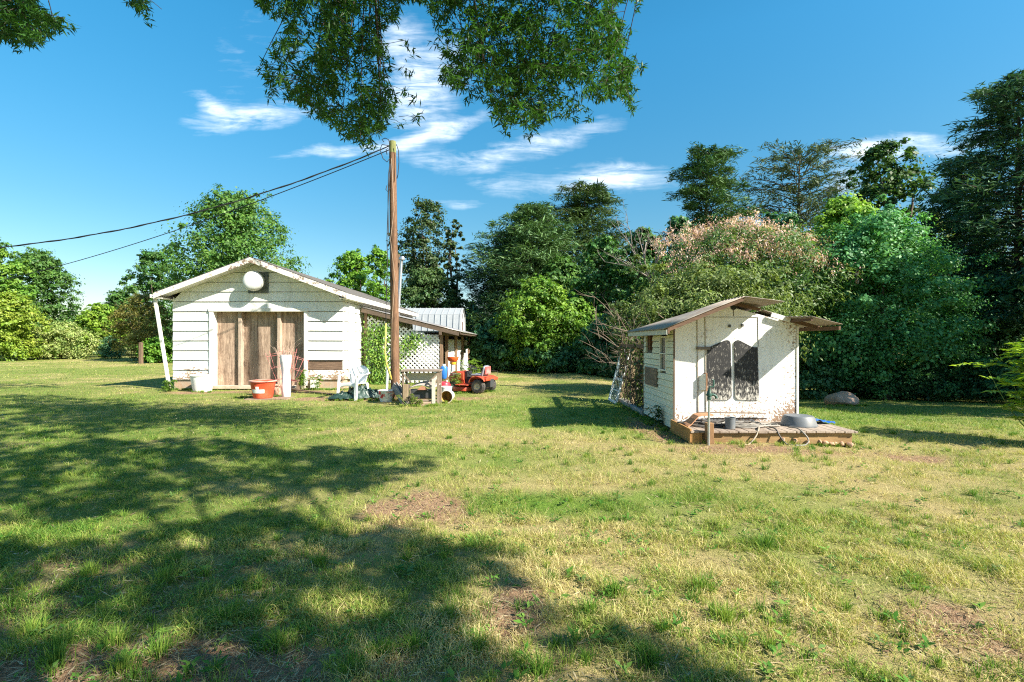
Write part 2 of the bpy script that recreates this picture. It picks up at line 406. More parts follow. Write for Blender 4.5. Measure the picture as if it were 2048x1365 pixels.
# tufts with longer blades near the camera
tx, ty = scatter(420, 2.0, 8.5, 2, 1.05)
edge = [((-10.5, 15.33), (-9.3, 15.33), 26), ((-6.3, 15.3), (-5.2, 15.3), 22), ((-5.1, 17.1), (-2.5, 17.1), 40), ((-3.3, 12.7), (-2.6, 12.5), 14), ((-2.6, 11.55), (-1.6, 11.55), 22), ((-1.9, 12.0), (-1.3, 12.2), 10), ((2.55, 8.2), (2.5, 12.4), 46), ((2.7, 7.2), (5.0, 7.2), 16),
        ((5.1, 7.3), (5.1, 8.3), 12), ((9.3, 14.7), (10.6, 14.8), 26), ((-4.6, 12.6), (-3.3, 12.6), 16), ((-1.9, 14.0), (-.6, 14.6), 26), ((-7.3, 13.2), (-6.2, 13.3), 14), ((-9.5, 14.9), (-8.9, 14.7), 10)]
ex_ = np.concatenate([np.stack([np.linspace(a_[0], b_[0], k_), np.linspace(a_[1], b_[1], k_)], 1) for a_, b_, k_ in edge]); ex_ = ex_ + rng.normal(0, .07, ex_.shape)
tx = np.concatenate([tx, ex_[:, 0]]); ty = np.concatenate([ty, ex_[:, 1]]); NB = len(tx)
tuft_px = [(318, 1310), (230, 1290), (120, 1300), (110, 1330), (240, 1345), (330, 1160), (350, 1130), (640, 1130), (760, 1310), (830, 1300), (560, 1290), (700, 1345), (960, 1300), (1230, 1190), (1180, 1230), (450, 1240), (900, 1240),
           (1080, 1350), (1300, 1330), (1530, 1100), (1400, 1180), (640, 1060), (180, 1150), (480, 1070), (60, 1270), (1450, 1240)]
tp = np.array([px_ground(*q_) for q_ in tuft_px]); tx = np.concatenate([tx, tp[:, 0]]); ty = np.concatenate([ty, tp[:, 1]])
nb = np.where(np.arange(len(tx)) >= NB, 190, rng.integers(25, 70, len(tx)))
ti = np.repeat(np.arange(len(tx)), nb); big = (ti >= NB)
rr = np.abs(rng.normal(0, 1, len(ti))) * np.where(big, .042, rng.uniform(.015, .045, len(tx))[ti]); an = rng.uniform(0, 2 * np.pi, len(ti))
x = tx[ti] + rr * np.cos(an); y = ty[ti] + rr * np.sin(an); k = outside(x, y); x, y, an, big, ti = x[k], y[k], an[k], big[k], ti[k]
tone = rng.uniform(.3, 2.4, len(tx))[ti]; kk = np.clip(tone + rng.normal(0, .5, len(ti)), 0, 4.9); ii = kk.astype(int); f_ = (kk - ii)[:, None]
col = PAL[ii] * (1 - f_) + PAL[ii + 1] * f_
h = np.where(big, .088, .065) * rng.uniform(.5, 1.25, len(ti))
v_, c_ = blades(x, y, h, np.maximum(.0034, .0006 * y) * rng.uniform(.8, 1.3, len(ti)), col, np.abs(rng.normal(.35, .45, len(ti))), True, an + rng.normal(0, .5, len(ti))); VV.append(v_); CC.append(c_)
grass = np_mesh("grass", np.concatenate(VV), MGRASS, np.concatenate(CC)); tag(grass, None, None, kind='stuff')
grass['label'] = 'patchy mown grass, green and straw coloured, over the whole lawn'; grass['category'] = 'grass'

# litter: dead straw and bits of leaf lying on the soil
x, y = scatter(42000, 1.6, 12, 2); bare, dry, lush = turf(x, y); k = outside(x, y) & (rng.uniform(0, 1, len(x)) < .25 + bare); x, y = x[k], y[k]; n = len(x)
a = rng.uniform(0, 2 * np.pi, n); L = rng.uniform(.012, .05, n); t_ = np.stack([np.cos(a), np.sin(a), rng.normal(0, .15, n)], 1); s_ = np.stack([-np.sin(a), np.cos(a), rng.normal(0, .2, n)], 1)
b = np.stack([x, y, gz(x, y) + rng.uniform(.004, .012, n) + .01], 1); wv = (np.maximum(.0022, .0005 * y) * rng.uniform(.6, 2, n))[:, None]; L = L[:, None]
V = np.stack([b - t_ * L - s_ * wv * .4, b - t_ * L * .2 + s_ * wv, b + t_ * L, b - t_ * L * .1 - s_ * wv], 1).reshape(-1, 3)
cc = np.array([[.42, .33, .19], [.30, .21, .12], [.52, .43, .27], [.20, .12, .07]])[rng.integers(0, 4, n)] * rng.uniform(.8, 1.15, (n, 1))
lit = np_mesh("dead_straw", V, MGRASS, np.repeat(cc, 4, 0)); tag(lit, 'dry straw and dead leaf bits scattered on the thin turf', 'litter', kind='stuff')

# broad-leaved weeds in the turf
def leaf_quads(P_, Nn, size, asp, T=None, cup=.12):
    n = len(P_); Nn = Nn / np.maximum(np.linalg.norm(Nn, axis=1, keepdims=True), 1e-6)
    if T is None: T = rng.normal(0, 1, (n, 3))
    T = T - Nn * np.sum(T * Nn, 1, keepdims=True); T = T / np.maximum(np.linalg.norm(T, axis=1, keepdims=True), 1e-6)
    B = np.cross(Nn, T); s = (size / 2)[:, None]; w = s * asp
    mid = P_ - T * s * .12 + Nn * s * cup
    return np.stack([P_ - T * s, mid - B * w, P_ + T * s - Nn * s * cup, mid + B * w], 1).reshape(-1, 3)
wx, wy = scatter(800, 2.0, 12, 2); k = outside(wx, wy); wx, wy = wx[k], wy[k]
for (pp, m_) in [((460, 1140), 9), ((900, 1090), 7), ((700, 1270), 8), ((430, 1330), 6), ((1180, 1200), 8), ((1230, 1085), 9), ((1520, 1080), 8), ((1660, 990), 9), ((1770, 1020), 7), ((1500, 1040), 6), ((1080, 1010), 40), ((1900, 1100), 8), ((800, 1260), 7)]:
    cx_, cy_ = px_ground(*pp); wx = np.concatenate([wx, cx_ + rng.normal(0, .16 if m_ < 20 else .4, m_)]); wy = np.concatenate([wy, cy_ + rng.normal(0, .09 if m_ < 20 else .22, m_)])
ti = np.repeat(np.arange(len(wx)), 8); n = len(ti); a = rng.uniform(0, 2 * np.pi, n); r_ = rng.uniform(.01, .05, n)
sz = rng.uniform(.018, .05, len(wx))[ti] * rng.uniform(.7, 1.3, n)
x = wx[ti] + np.cos(a) * r_; y = wy[ti] + np.sin(a) * r_
T = np.stack([np.cos(a), np.sin(a), rng.uniform(-.1, .7, n)], 1); Nn = np.stack([-np.cos(a) * .4, -np.sin(a) * .4, np.ones(n)], 1) + rng.normal(0, .15, (n, 3))
V = leaf_quads(np.stack([x, y, gz(x, y) + rng.uniform(.012, .05, n)], 1), Nn, sz, .42, T)
cc = np.array([[.06, .17, .02], [.10, .23, .03], [.16, .29, .05], [.13, .22, .06]])[rng.integers(0, 4, len(wx))][ti] * rng.uniform(.8, 1.2, (n, 1))
wd_ = np_mesh("lawn_weeds", V, MGRASS, np.repeat(cc, 4, 0)); tag(wd_, 'low broad leaved weeds spread through the lawn', 'weeds', kind='stuff')

# ------------------------------------------------------------------ trees
MLEAF = leaf_mat("leaf", .32, .5)
MNEED = leaf_mat("needle", .15, .6)
MBARK = wood("tree_bark", (.17, .13, .10), (.05, .04, .032), 2, 2.4)
def limb(a, b, bend=.15, n=6, sag=0):
    a, b = Vector([float(q) for q in a]), Vector([float(q) for q in b]); d = b - a; o = Vector(rng.normal(0, 1, 3)) * d.length * bend
    return [a + d * t_ + o * (math.sin(math.pi * t_) * .6) - Vector((0, 0, sag * math.sin(math.pi * t_))) for t_ in np.linspace(0, 1, n).tolist()]
def crown_cols(n, cl, base, alt, seed=0):
    """per leaf colour: each clump between two leaf tones, each leaf a little off"""
    nc = cl.max() + 1; f = np.clip(rng.normal(.4, .32, nc), 0, 1)[cl][:, None]
    c = np.array(base) * (1 - f) + np.array(alt) * f
    return 1.25 * c * rng.uniform(.68, 1.32, (n, 1)) + rng.normal(0, .006, (n, 3))
def broadleaf(name, label, cat, x, y, top, hw, base=(.06, .13, .03), alt=(.11, .20, .04), zb=.28, leaf=.2, nl=9000, lobes=9, group=None, shape=1.0, trunk=None, flat=1.0, extra=None, asp=.64, open_=.0, bare_trunk=True, depth=.9, env_=.28, per=42):
    """crown of leaf clumps on the outsides of overlapping lobes, on a forked trunk; top = height above the ground, hw = half width"""
    z0 = G(x, y); o = thing(name, label, cat, (x, y, z0 - .05), 0, group)
    lobes = max(lobes, int(math.ceil(top * (1 - zb) / (hw * .22)))); lob = []; nl = int(nl * 2.0)
    zc0, zc1 = z0 + top * zb, z0 + top
    for i in range(lobes):
        f = (i + .5) / lobes; ang = i * 2.4 + rng.uniform(-.4, .4)
        prof = math.sin(math.pi * min(1, (f * .86 + .17)) ** shape) ** .75
        rad = hw * prof * (rng.uniform(.48, .70) if i % 3 else rng.uniform(.05, .3)) if i < lobes - 1 else 0
        lr = hw * rng.uniform(.40, .58) * (1.05 - .40 * f)
        lob.append((x + rad * math.cos(ang), y + rad * depth * math.sin(ang), min(zc0 + (zc1 - zc0) * f, zc1 - lr * .8 * flat), lr))
    if extra: lob += [(x + a_, y + b_, z0 + c_, r_) for a_, b_, c_, r_ in extra]
    lob = np.array(lob); wgt = lob[:, 3] ** 2; wgt = wgt / wgt.sum()
    nc = max(8, nl // per)
    li = rng.choice(len(lob), nc, p=wgt); dv = rng.normal(0, 1, (nc, 3)); dv /= np.linalg.norm(dv, axis=1, keepdims=True)
    dv[:, 2] = np.where(rng.uniform(0, 1, nc) < .6, np.abs(dv[:, 2]), dv[:, 2])
    rr = lob[li, 3] * rng.uniform(.62, 1.12, nc) ** .8
    cc = lob[li, :3] + dv * rr[:, None] * np.array([1, depth, .85 * flat])
    cr = lob[li, 3] * rng.uniform(.13, .34, nc)
    # a third of the clumps lie on the crown's own envelope, some stick out as sprigs
    env = rng.uniform(0, 1, nc) < env_; fe = rng.uniform(0, 1, nc) ** .85; te = rng.uniform(0, 2 * np.pi, nc)
    pe = np.sin(np.pi * np.minimum(.985, fe * .86 + .135) ** shape) ** .75 * hw * rng.uniform(.78, 1.04, nc) * (.86 + .3 * fbm(te * 1.6 + x, fe * 5 + y, 19, 3))
    ce = np.stack([x + pe * np.cos(te), y + depth * pe * np.sin(te), zc0 + (zc1 - zc0) * fe * 1.0], 1)
    cc = np.where(env[:, None], ce, cc); de = np.stack([np.cos(te), np.sin(te), .25 + fe], 1); dv = np.where(env[:, None], de / np.linalg.norm(de, axis=1, keepdims=True), dv)
    sprig = rng.uniform(0, 1, nc) < .16; cc = cc + dv * (sprig * hw * rng.uniform(.05, .2, nc))[:, None]; cr = np.where(sprig, cr * .55, cr)
    if open_: keep = rng.uniform(0, 1, nc) > open_; cc, cr, dv = cc[keep], cr[keep], dv[keep]; nc = len(cc)
    ok = cc[:, 2] > z0 + .15; cc, cr, dv = cc[ok], cr[ok], dv[ok]; nc = len(cc)
    ci = np.repeat(np.arange(nc), per); n = len(ci)
    off = rng.normal(0, 1, (n, 3)) * np.array([1, 1, .62])
    Pn = cc[ci] + off * cr[ci][:, None] * .75
    Nn = dv[ci] * .55 + off * .35 + np.array([0, 0, .55]) + rng.normal(0, .5, (n, 3))
    T = off * .6 + rng.normal(0, .6, (n, 3)) - np.array([0, 0, .35])
    Pn[:, 2] = np.maximum(Pn[:, 2], z0 + .08)
    V = leaf_quads(Pn, Nn, leaf * rng.uniform(.6, 1.3, nc)[ci] * rng.uniform(.65, 1.3, n), asp, T)
    np_mesh("crown", V, MLEAF, np.repeat(crown_cols(n, ci, base, alt), 4, 0), parent=o)
    if bare_trunk:
        tr = trunk or max(.06, top * .022); mb = MB(); zt = z0 + top * (zb + .18)
        mb.tube(limb((x, y, z0 - .15), (x + rng.uniform(-.2, .2), y, zt), .04), [tr * 1.25, tr, tr * .92, tr * .85, tr * .75, tr * .65], 9)
        for l in lob[:: max(1, len(lob) // 7)]:
            mb.tube(limb((x, y, z0 + top * rng.uniform(zb * .6, zb + .15)), l[:3], .12), np.linspace(tr * .5, tr * .1, 6), 6)
        mb.build("trunk", MBARK, o, smooth=2)
    return o
def conifer(name, label, cat, x, y, top, hw, base=(.03, .07, .03), alt=(.05, .10, .045), zb=.06, n_br=90, per=44, ls=.34, droop=.10, prof=.75, group=None, irregular=.25, asp=.16, rise=.25, trunk=None):
    """pine or cedar: whorled limbs of uneven reach carrying flat sprays of needles"""
    z0 = G(x, y); o = thing(name, label, cat, (x, y, z0 - .05), 0, group); mb = MB(); tr = trunk or top * .017
    mb.tube(limb((x, y, z0 - .1), (x + rng.normal(0, .1), y, z0 + top), .015), np.linspace(tr, tr * .12, 6), 8)
    Vs, Cs = [], []
    for i in range(n_br):
        f = zb + (1 - zb) * (i + rng.uniform(0, 1)) / n_br; f = min(f, .985)
        rel = (f - zb) / (1 - zb); Lb = hw * ((1 - rel) ** prof) * (.35 + .65 * min(1, rel * 4 + .35)) * rng.uniform(1 - irregular * 2, 1 + irregular * .6) + .15
        a = i * 2.39996 + rng.uniform(-.5, .5); d = np.array([math.cos(a), math.sin(a), 0]); zz = z0 + top * f
        up = rise * rng.uniform(.4, 1.3) * (1 if rel > .4 else .5)
        p0 = np.array([x, y, zz]); tip = p0 + d * Lb + np.array([0, 0, Lb * (up - droop)])
        mb.tube([p0, p0 + d * Lb * .5 + [0, 0, Lb * up * .62], tip], [tr * .22 * (1 - rel * .6), tr * .12, .008], 4)
        n = int(per * (.4 + .9 * Lb / hw)); s = rng.uniform(.22, 1.0, n) ** .8
        side = rng.normal(0, 1, n) * Lb * .20 * (1.15 - s * .55); pr = np.array([-d[1], d[0], 0])
        pz = np.interp(s, [0, .5, 1], [0, Lb * up * .62, Lb * (up - droop)])
        Pn = p0 + d * (s * Lb)[:, None] + pr * side[:, None]; Pn[:, 2] += pz + rng.normal(0, .05 + Lb * .03, n) - np.abs(side) * .12
        T = d * 1.0 + pr * (side / (Lb * .2 + .01))[:, None] * .7 + rng.normal(0, .35, (n, 3)) + np.array([0, 0, .1])
        m3 = 3; Pn = np.repeat(Pn, m3, 0) + rng.normal(0, ls * .3, (n * m3, 3)) * [1, 1, .5]; T = np.repeat(T, m3, 0) + rng.normal(0, .6, (n * m3, 3))
        Nn = np.array([0, 0, 1.]) + rng.normal(0, .45, (n * m3, 3))
        Vs.append(leaf_quads(Pn, Nn, ls * rng.uniform(.6, 1.3, n * m3), asp, T, .05))
        f_ = np.clip(rng.normal(.4, .3), 0, 1); c = np.array(base) * (1 - f_) + np.array(alt) * f_
        Cs.append(np.repeat(1.5 * c * rng.uniform(.7, 1.3, (n * m3, 1)), 4, 0))
    np_mesh("crown", np.concatenate(Vs), MNEED, np.concatenate(Cs), parent=o); mb.build("trunk", MBARK, o, smooth=2)
    return o
def spot(px, d): return (px - 1024) / 1000 * d
def tall(pytop, x, d): return CH + (683 - pytop) / 1000 * d - G(x, d)

def B(px, d, pytop, hwpx, name, label, cat='tree', **k):
    x = spot(px, d); return broadleaf(name, label, cat, x, d, tall(pytop, x, d), hwpx / 1000 * d, **k)
def K(px, d, pytop, hwpx, name, label, cat='tree', **k):
    x = spot(px, d); return conifer(name, label, cat, x, d, tall(pytop, x, d), hwpx / 1000 * d, **k)
LIME = dict(base=(.13, .21, .02), alt=(.27, .32, .05)); FRESH = dict(base=(.075, .17, .022), alt=(.15, .25, .035)); MID = dict(base=(.05, .115, .025), alt=(.085, .17, .035))
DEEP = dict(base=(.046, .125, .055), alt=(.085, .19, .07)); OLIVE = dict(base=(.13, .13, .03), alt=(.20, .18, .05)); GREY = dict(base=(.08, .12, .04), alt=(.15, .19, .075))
# left edge of the lawn
B(-22, 40, 488, 75, 'broadleaf_tree', 'bright green tree cut by the left edge of the photo', **FRESH, zb=.2, leaf=.24, lobes=11)
B(72, 46, 506, 70, 'broadleaf_tree', 'tall rounded deep green tree above the pale shrubs at far left', **MID, zb=.15, leaf=.24, nl=12000, lobes=13)
B(20, 38, 590, 62, 'tall_shrub', 'lime green shrub mass at the far left edge of the lawn', 'shrub', **LIME, zb=.05, leaf=.17, lobes=9, bare_trunk=False)
B(55, 41, 652, 48, 'layered_shrub', 'pale cream topped layered shrub in front of the tall rounded tree', 'shrub', base=(.17, .24, .05), alt=(.36, .38, .15), zb=.05, leaf=.16, nl=6000, lobes=8, flat=.5)
B(125, 41.5, 650, 58, 'layered_shrub', 'widest cream topped layered shrub left of the round yellow green tree', 'shrub', base=(.15, .22, .05), alt=(.36, .38, .15), zb=.05, leaf=.16, nl=8000, lobes=9, flat=.5)
B(200, 46, 614, 45, 'broadleaf_tree', 'small round yellow green tree between pale shrubs and olive bush', base=(.11, .21, .02), alt=(.20, .29, .035), zb=.08, leaf=.22, nl=7000)
B(150, 52, 640, 45, 'broadleaf_tree', 'low green tree behind the pale layered shrubs', **MID, zb=.05, leaf=.24, nl=6000)
K(222, 41.5, 676, 30, 'young_conifer', 'small blue green conifer in front of the olive bush', 'shrub', base=(.06, .14, .07), alt=(.10, .2, .10), n_br=46, per=34, ls=.3, rise=.3)
B(285, 38, 592, 58, 'olive_bush', 'large olive brown bush left of the white garage', 'bush', **OLIVE, zb=.04, leaf=.16, nl=11000, lobes=11, asp=.35)
B(318, 34.5, 676, 36, 'green_bush', 'bright green bush beside the brown fence post', 'bush', base=(.075, .19, .02), alt=(.14, .26, .03), zb=.04, leaf=.16, nl=6000)
B(238, 58, 582, 42, 'broadleaf_tree', 'dark green tree rising behind the olive bush', **MID, zb=.1, leaf=.28, nl=6000)
B(306, 50, 505, 52, 'broadleaf_tree', 'feathery lower tree left of the big oak behind the garage', base=(.05, .13, .03), alt=(.09, .17, .04), zb=.2, leaf=.26, nl=7500, lobes=10)
B(468, 36, 392, 122, 'oak_tree', 'big spreading oak behind the white garage roof', base=(.05, .125, .024), alt=(.10, .19, .035), zb=.26, leaf=.2, nl=22000, lobes=22, trunk=.3, flat=.8)
B(704, 46, 508, 56, 'broadleaf_tree', 'bright green tree left of the bare wooden pole', base=(.085, .20, .02), alt=(.15, .27, .03), zb=.15, leaf=.25, nl=9000, lobes=11)
B(758, 50, 500, 42, 'broadleaf_tree', 'bright green tree right behind the bare wooden pole', base=(.08, .19, .02), alt=(.14, .25, .03), zb=.15, leaf=.25, nl=7000, lobes=10)
B(858, 38, 545, 76, 'broadleaf_tree', 'wide grey green tree below the dark spire behind the barn', base=(.045, .095, .028), alt=(.10, .15, .05), zb=.1, leaf=.19, nl=15000, lobes=14)
B(846, 40.5, 398, 62, 'spire_tree', 'dark pointed tree with ragged top behind the barn', base=(.028, .058, .022), alt=(.07, .10, .03), zb=.35, leaf=.21, nl=8500, lobes=12, shape=1.5, open_=.15)
B(908, 40, 440, 26, 'spire_tree', 'thin ragged dark tree right of the dark pointed tree', base=(.03, .06, .022), alt=(.07, .10, .03), zb=.35, leaf=.21, nl=3200, lobes=8, open_=.2)
B(942, 46, 606, 30, 'broadleaf_tree', 'light green tree just right of the barn gable', **FRESH, zb=.05, leaf=.24, nl=4000)
# the middle: cedars and what grows under them
K(1062, 36, 415, 150, 'cedar_tree', 'large layered blue green cedar right of the barn', base=(.045, .095, .035), alt=(.10, .17, .06), n_br=200, per=66, ls=.50, prof=.36, irregular=.26, droop=.08, rise=.16)
K(1020, 39, 462, 132, 'cedar_tree', 'dark cedar with long flat limbs reaching towards the barn', base=(.026, .062, .042), alt=(.05, .10, .06), n_br=130, per=60, ls=.52, prof=.25, zb=.03, irregular=.3, rise=.06)
K(1172, 44, 376, 128, 'pine_tree', 'tall dark pine behind the large layered cedar', base=(.03, .065, .024), alt=(.085, .12, .04), n_br=140, per=70, ls=.56, prof=.28, zb=.2, irregular=.32)
B(1205, 29, 478, 66, 'broadleaf_tree', 'mid green tree between the layered cedar and the pink flowering tree', base=(.05, .13, .03), alt=(.09, .19, .05), zb=.1, leaf=.2, nl=10000, lobes=12)
B(1075, 24.2, 560, 78, 'broadleaf_tree', 'bright yellow green young tree in front of the layered cedar', base=(.08, .18, .02), alt=(.17, .27, .035), zb=.1, leaf=.14, nl=16000, lobes=13, open_=.1, per=70)
B(1150, 25, 600, 66, 'broadleaf_tree', 'leafy green tree behind the dead brush pile', **FRESH, zb=.08, leaf=.18, nl=8000, lobes=11)
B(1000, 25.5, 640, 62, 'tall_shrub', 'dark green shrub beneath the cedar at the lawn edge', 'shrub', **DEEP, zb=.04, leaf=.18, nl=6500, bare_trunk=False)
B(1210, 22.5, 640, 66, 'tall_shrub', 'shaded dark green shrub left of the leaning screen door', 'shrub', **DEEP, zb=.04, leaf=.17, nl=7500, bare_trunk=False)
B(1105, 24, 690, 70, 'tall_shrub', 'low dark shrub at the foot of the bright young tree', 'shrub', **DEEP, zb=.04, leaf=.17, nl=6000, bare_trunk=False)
B(1120, 33, 520, 80, 'broadleaf_tree', 'deep green tree filling the gap behind the layered cedar', **MID, zb=.1, leaf=.24, nl=9000)
B(1285, 27, 462, 72, 'broadleaf_tree', 'mid green tree behind the bare dead tree', base=(.05, .12, .03), alt=(.09, .17, .05), zb=.1, leaf=.2, nl=9000)
B(1360, 28, 440, 60, 'broadleaf_tree', 'dark green tree between the dead tree and the full pine', **DEEP, zb=.15, leaf=.22, nl=7000)
B(1560, 27, 430, 80, 'broadleaf_tree', 'dark green tree behind the pink flowering tree, below the thin pine', **DEEP, zb=.15, leaf=.22, nl=8000)
# behind the well house
B(1412, 14.2, 545, 182, 'fruit_tree', 'grey green fruit tree leaning over the well house roof', base=(.075, .115, .035), alt=(.20, .25, .08), zb=.34, leaf=.105, nl=26000, lobes=17, asp=.40, trunk=.12, depth=.7, env_=.08, per=95, extra=[(2.35, -.3, 1.95, .42), (-2.3, .2, 2.3, .55), (-1.6, 0, 3.7, .5), (1.7, 0, 3.2, .55)])
B(1300, 15, 590, 72, 'fruit_tree', 'sparse brownish branchy tree left above the well house', base=(.07, .09, .035), alt=(.14, .14, .07), zb=.3, leaf=.10, nl=5500, lobes=10, open_=.2, asp=.3)
mim = B(1478, 19.5, 462, 185, 'flowering_tree', 'wide tree covered in pink blossom behind the fruit tree', base=(.06, .12, .035), alt=(.11, .17, .05), zb=.45, leaf=.16, nl=14000, lobes=18, flat=.7, asp=.3)
x0, y0, zt = spot(1478, 19.5), 19.5, CH + (683 - 448) / 1000 * 19.5
nf = 540; fx = rng.normal(0, 1, nf) * 1.7 + .3; fx = np.clip(fx, -3.3, 3.2); fy = rng.uniform(-2.2, 1.5, nf)
fzv = zt + .12 - .15 * np.abs(fx) ** 1.5 * .8 - np.abs(np.minimum(fy, 0)) * .75 + rng.normal(0, .16, nf) - .1
ci = np.repeat(np.arange(nf), 24); n = len(ci); off = rng.normal(0, 1, (n, 3)) * rng.uniform(.06, .17, nf)[ci][:, None]
V = leaf_quads(np.stack([x0 + fx, y0 + fy, fzv], 1)[ci] + off, off * 8 + [0, -.3, .6], rng.uniform(.05, .12, n), .45, off)
cc = np.array([[.66, .42, .36], [.78, .58, .50], [.54, .34, .30]])[rng.integers(0, 3, nf)][ci] * rng.uniform(.8, 1.15, (n, 1))
np_mesh("blossom", V, MLEAF, np.repeat(cc, 4, 0), parent=mim)
K(1418, 31, 302, 112, 'pine_tree', 'tall full pine rising behind the pink flowering tree', base=(.03, .075, .025), alt=(.075, .13, .04), zb=.25, n_br=150, per=66, ls=.40, prof=.30, irregular=.28, rise=.3)
K(1598, 34, 312, 150, 'pine_tree', 'thin flat topped grey pine between the full pine and the maple', base=(.04, .07, .035), alt=(.085, .11, .055), zb=.3, n_br=110, per=56, ls=.42, prof=.20, irregular=.36, rise=.35)
B(1772, 26, 290, 92, 'broadleaf_tree', 'tall open tree with ragged top above the broad maple', base=(.03, .075, .02), alt=(.075, .14, .03), zb=.35, leaf=.2, nl=11000, lobes=16, open_=.15, shape=1.5)
B(1680, 27, 395, 50, 'broadleaf_tree', 'dark green tree left of the tall open ragged tree', base=(.03, .07, .02), alt=(.07, .12, .03), zb=.4, leaf=.2, nl=5000)
B(1768, 18.4, 430, 166, 'maple_tree', 'broad dense maple right of the well house', base=(.075, .22, .08), alt=(.13, .30, .10), zb=.10, leaf=.11, nl=36000, lobes=24, trunk=.2, depth=.75, env_=.10, per=120)
B(1688, 20.8, 402, 104, 'maple_tree', 'sunlit yellow green maple left of the broad dense maple', base=(.13, .26, .03), alt=(.25, .38, .06), zb=.25, leaf=.13, nl=19000, lobes=18, per=90)
B(1872, 28, 425, 62, 'broadleaf_tree', 'bright yellow green tree glimpsed between maple and dark right hand trees', **LIME, zb=.1, leaf=.2, nl=7000)
K(2040, 19.5, 150, 190, 'pine_tree', 'towering dark pine at the right edge of the photo', base=(.036, .09, .052), alt=(.07, .13, .068), zb=.10, n_br=200, per=66, ls=.36, prof=.36, irregular=.32)
K(1930, 23, 320, 92, 'pine_tree', 'shorter dark pine left of the towering pine', base=(.03, .075, .042), alt=(.06, .11, .055), zb=.10, n_br=125, per=58, ls=.36, prof=.38, irregular=.32)
B(1985, 19, 560, 110, 'broadleaf_tree', 'dark leafy tree under the towering pine', **DEEP, zb=.08, leaf=.16, nl=14000, lobes=14)
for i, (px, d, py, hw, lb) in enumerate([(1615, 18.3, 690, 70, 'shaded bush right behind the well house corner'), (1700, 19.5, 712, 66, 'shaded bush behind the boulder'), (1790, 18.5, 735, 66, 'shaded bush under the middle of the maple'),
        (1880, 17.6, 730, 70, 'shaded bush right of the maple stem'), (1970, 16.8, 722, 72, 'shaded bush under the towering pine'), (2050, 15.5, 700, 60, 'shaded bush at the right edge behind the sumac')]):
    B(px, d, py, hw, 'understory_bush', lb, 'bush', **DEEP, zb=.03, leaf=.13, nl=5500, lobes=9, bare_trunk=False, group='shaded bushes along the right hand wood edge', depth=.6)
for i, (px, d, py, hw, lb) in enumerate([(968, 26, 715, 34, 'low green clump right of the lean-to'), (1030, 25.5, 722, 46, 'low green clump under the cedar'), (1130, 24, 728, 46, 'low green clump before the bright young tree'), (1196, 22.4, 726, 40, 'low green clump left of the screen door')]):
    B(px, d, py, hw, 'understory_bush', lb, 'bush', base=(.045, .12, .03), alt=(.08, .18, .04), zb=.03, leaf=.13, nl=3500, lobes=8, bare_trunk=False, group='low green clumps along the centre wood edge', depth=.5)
# trees past the right edge that shade the maple and the lawn
for (x, y, h, r_, lb) in [(19.8, 13.4, 9.6, 4.3, 'tree beyond the right edge beside the towering pine'), (25, 18, 14, 5, 'farther tree beyond the right edge behind the towering pine'), (16.2, 10.2, 7.2, 2.6, 'nearer tree beyond the right edge before the sumac')]:
    broadleaf('broadleaf_tree', lb, 'tree', x, y, h, r_, **MID, zb=.2, leaf=.3, nl=5200, lobes=20)
# dead tree
dt = thing('dead_tree', 'bare dead tree with thin grey branches above the pink blossom', 'tree', (spot(1300, 21), 21, G(spot(1300, 21), 21))); mb = MB()
def twig(a, d, L, r, k):
    b = Vector(a) + Vector(d).normalized() * L; pts = limb(a, b, .09, 5); mb.tube(pts, np.linspace(r, r * .45, 5), 5)
    if k:
        for q_ in range(3 if k > 1 else 2):
            s_ = pts[random.choice([2, 3, 4])]; twig(s_, Vector(d).normalized() + Vector(rng.normal(0, .42, 3)) + Vector((0, 0, .15)), L * random.uniform(.45, .7), r * .5, k - 1)
twig(dt.location, (.03, 0, 1), 4.6, .11, 0); top_ = dt.location + Vector((.1, 0, 4.5))
for dd in [(-.45, .1, .8), (.25, -.2, 1), (-.1, .2, 1), (.5, .1, .75), (-.8, -.1, .45)]: twig(top_ - Vector((0, 0, random.uniform(0, .8))), dd, 1.7, .05, 3)
mb.build('trunk', wood('dead_wood', (.30, .26, .22), (.12, .10, .09), 2), dt, smooth=2)
# brush heap of dead limbs left of the well house
bp = thing('brush_pile', 'tangle of dead brown branches left above the well house', 'brush', (3.3, 13.2, G(3.3, 13.2))); mb = MB()
for i in range(38):
    a_ = P(random.gauss(1285, 35), random.gauss(690, 30), random.uniform(12.4, 14)); twig(a_, (random.uniform(-1.0, .1), random.uniform(-.3, .3), random.uniform(-.05, .75)), random.uniform(.4, .95), .011, 2 if i % 3 == 0 else 1)
for q_ in range(6): twig((3.4 + q_ * .08, 13.2, G(3.3, 13.2)), (random.uniform(-.4, .2), 0, 1), 1.5, .03, 1)
mb.build('branches', wood('brush_wood', (.27, .21, .16), (.10, .075, .06), 0), bp, smooth=2)
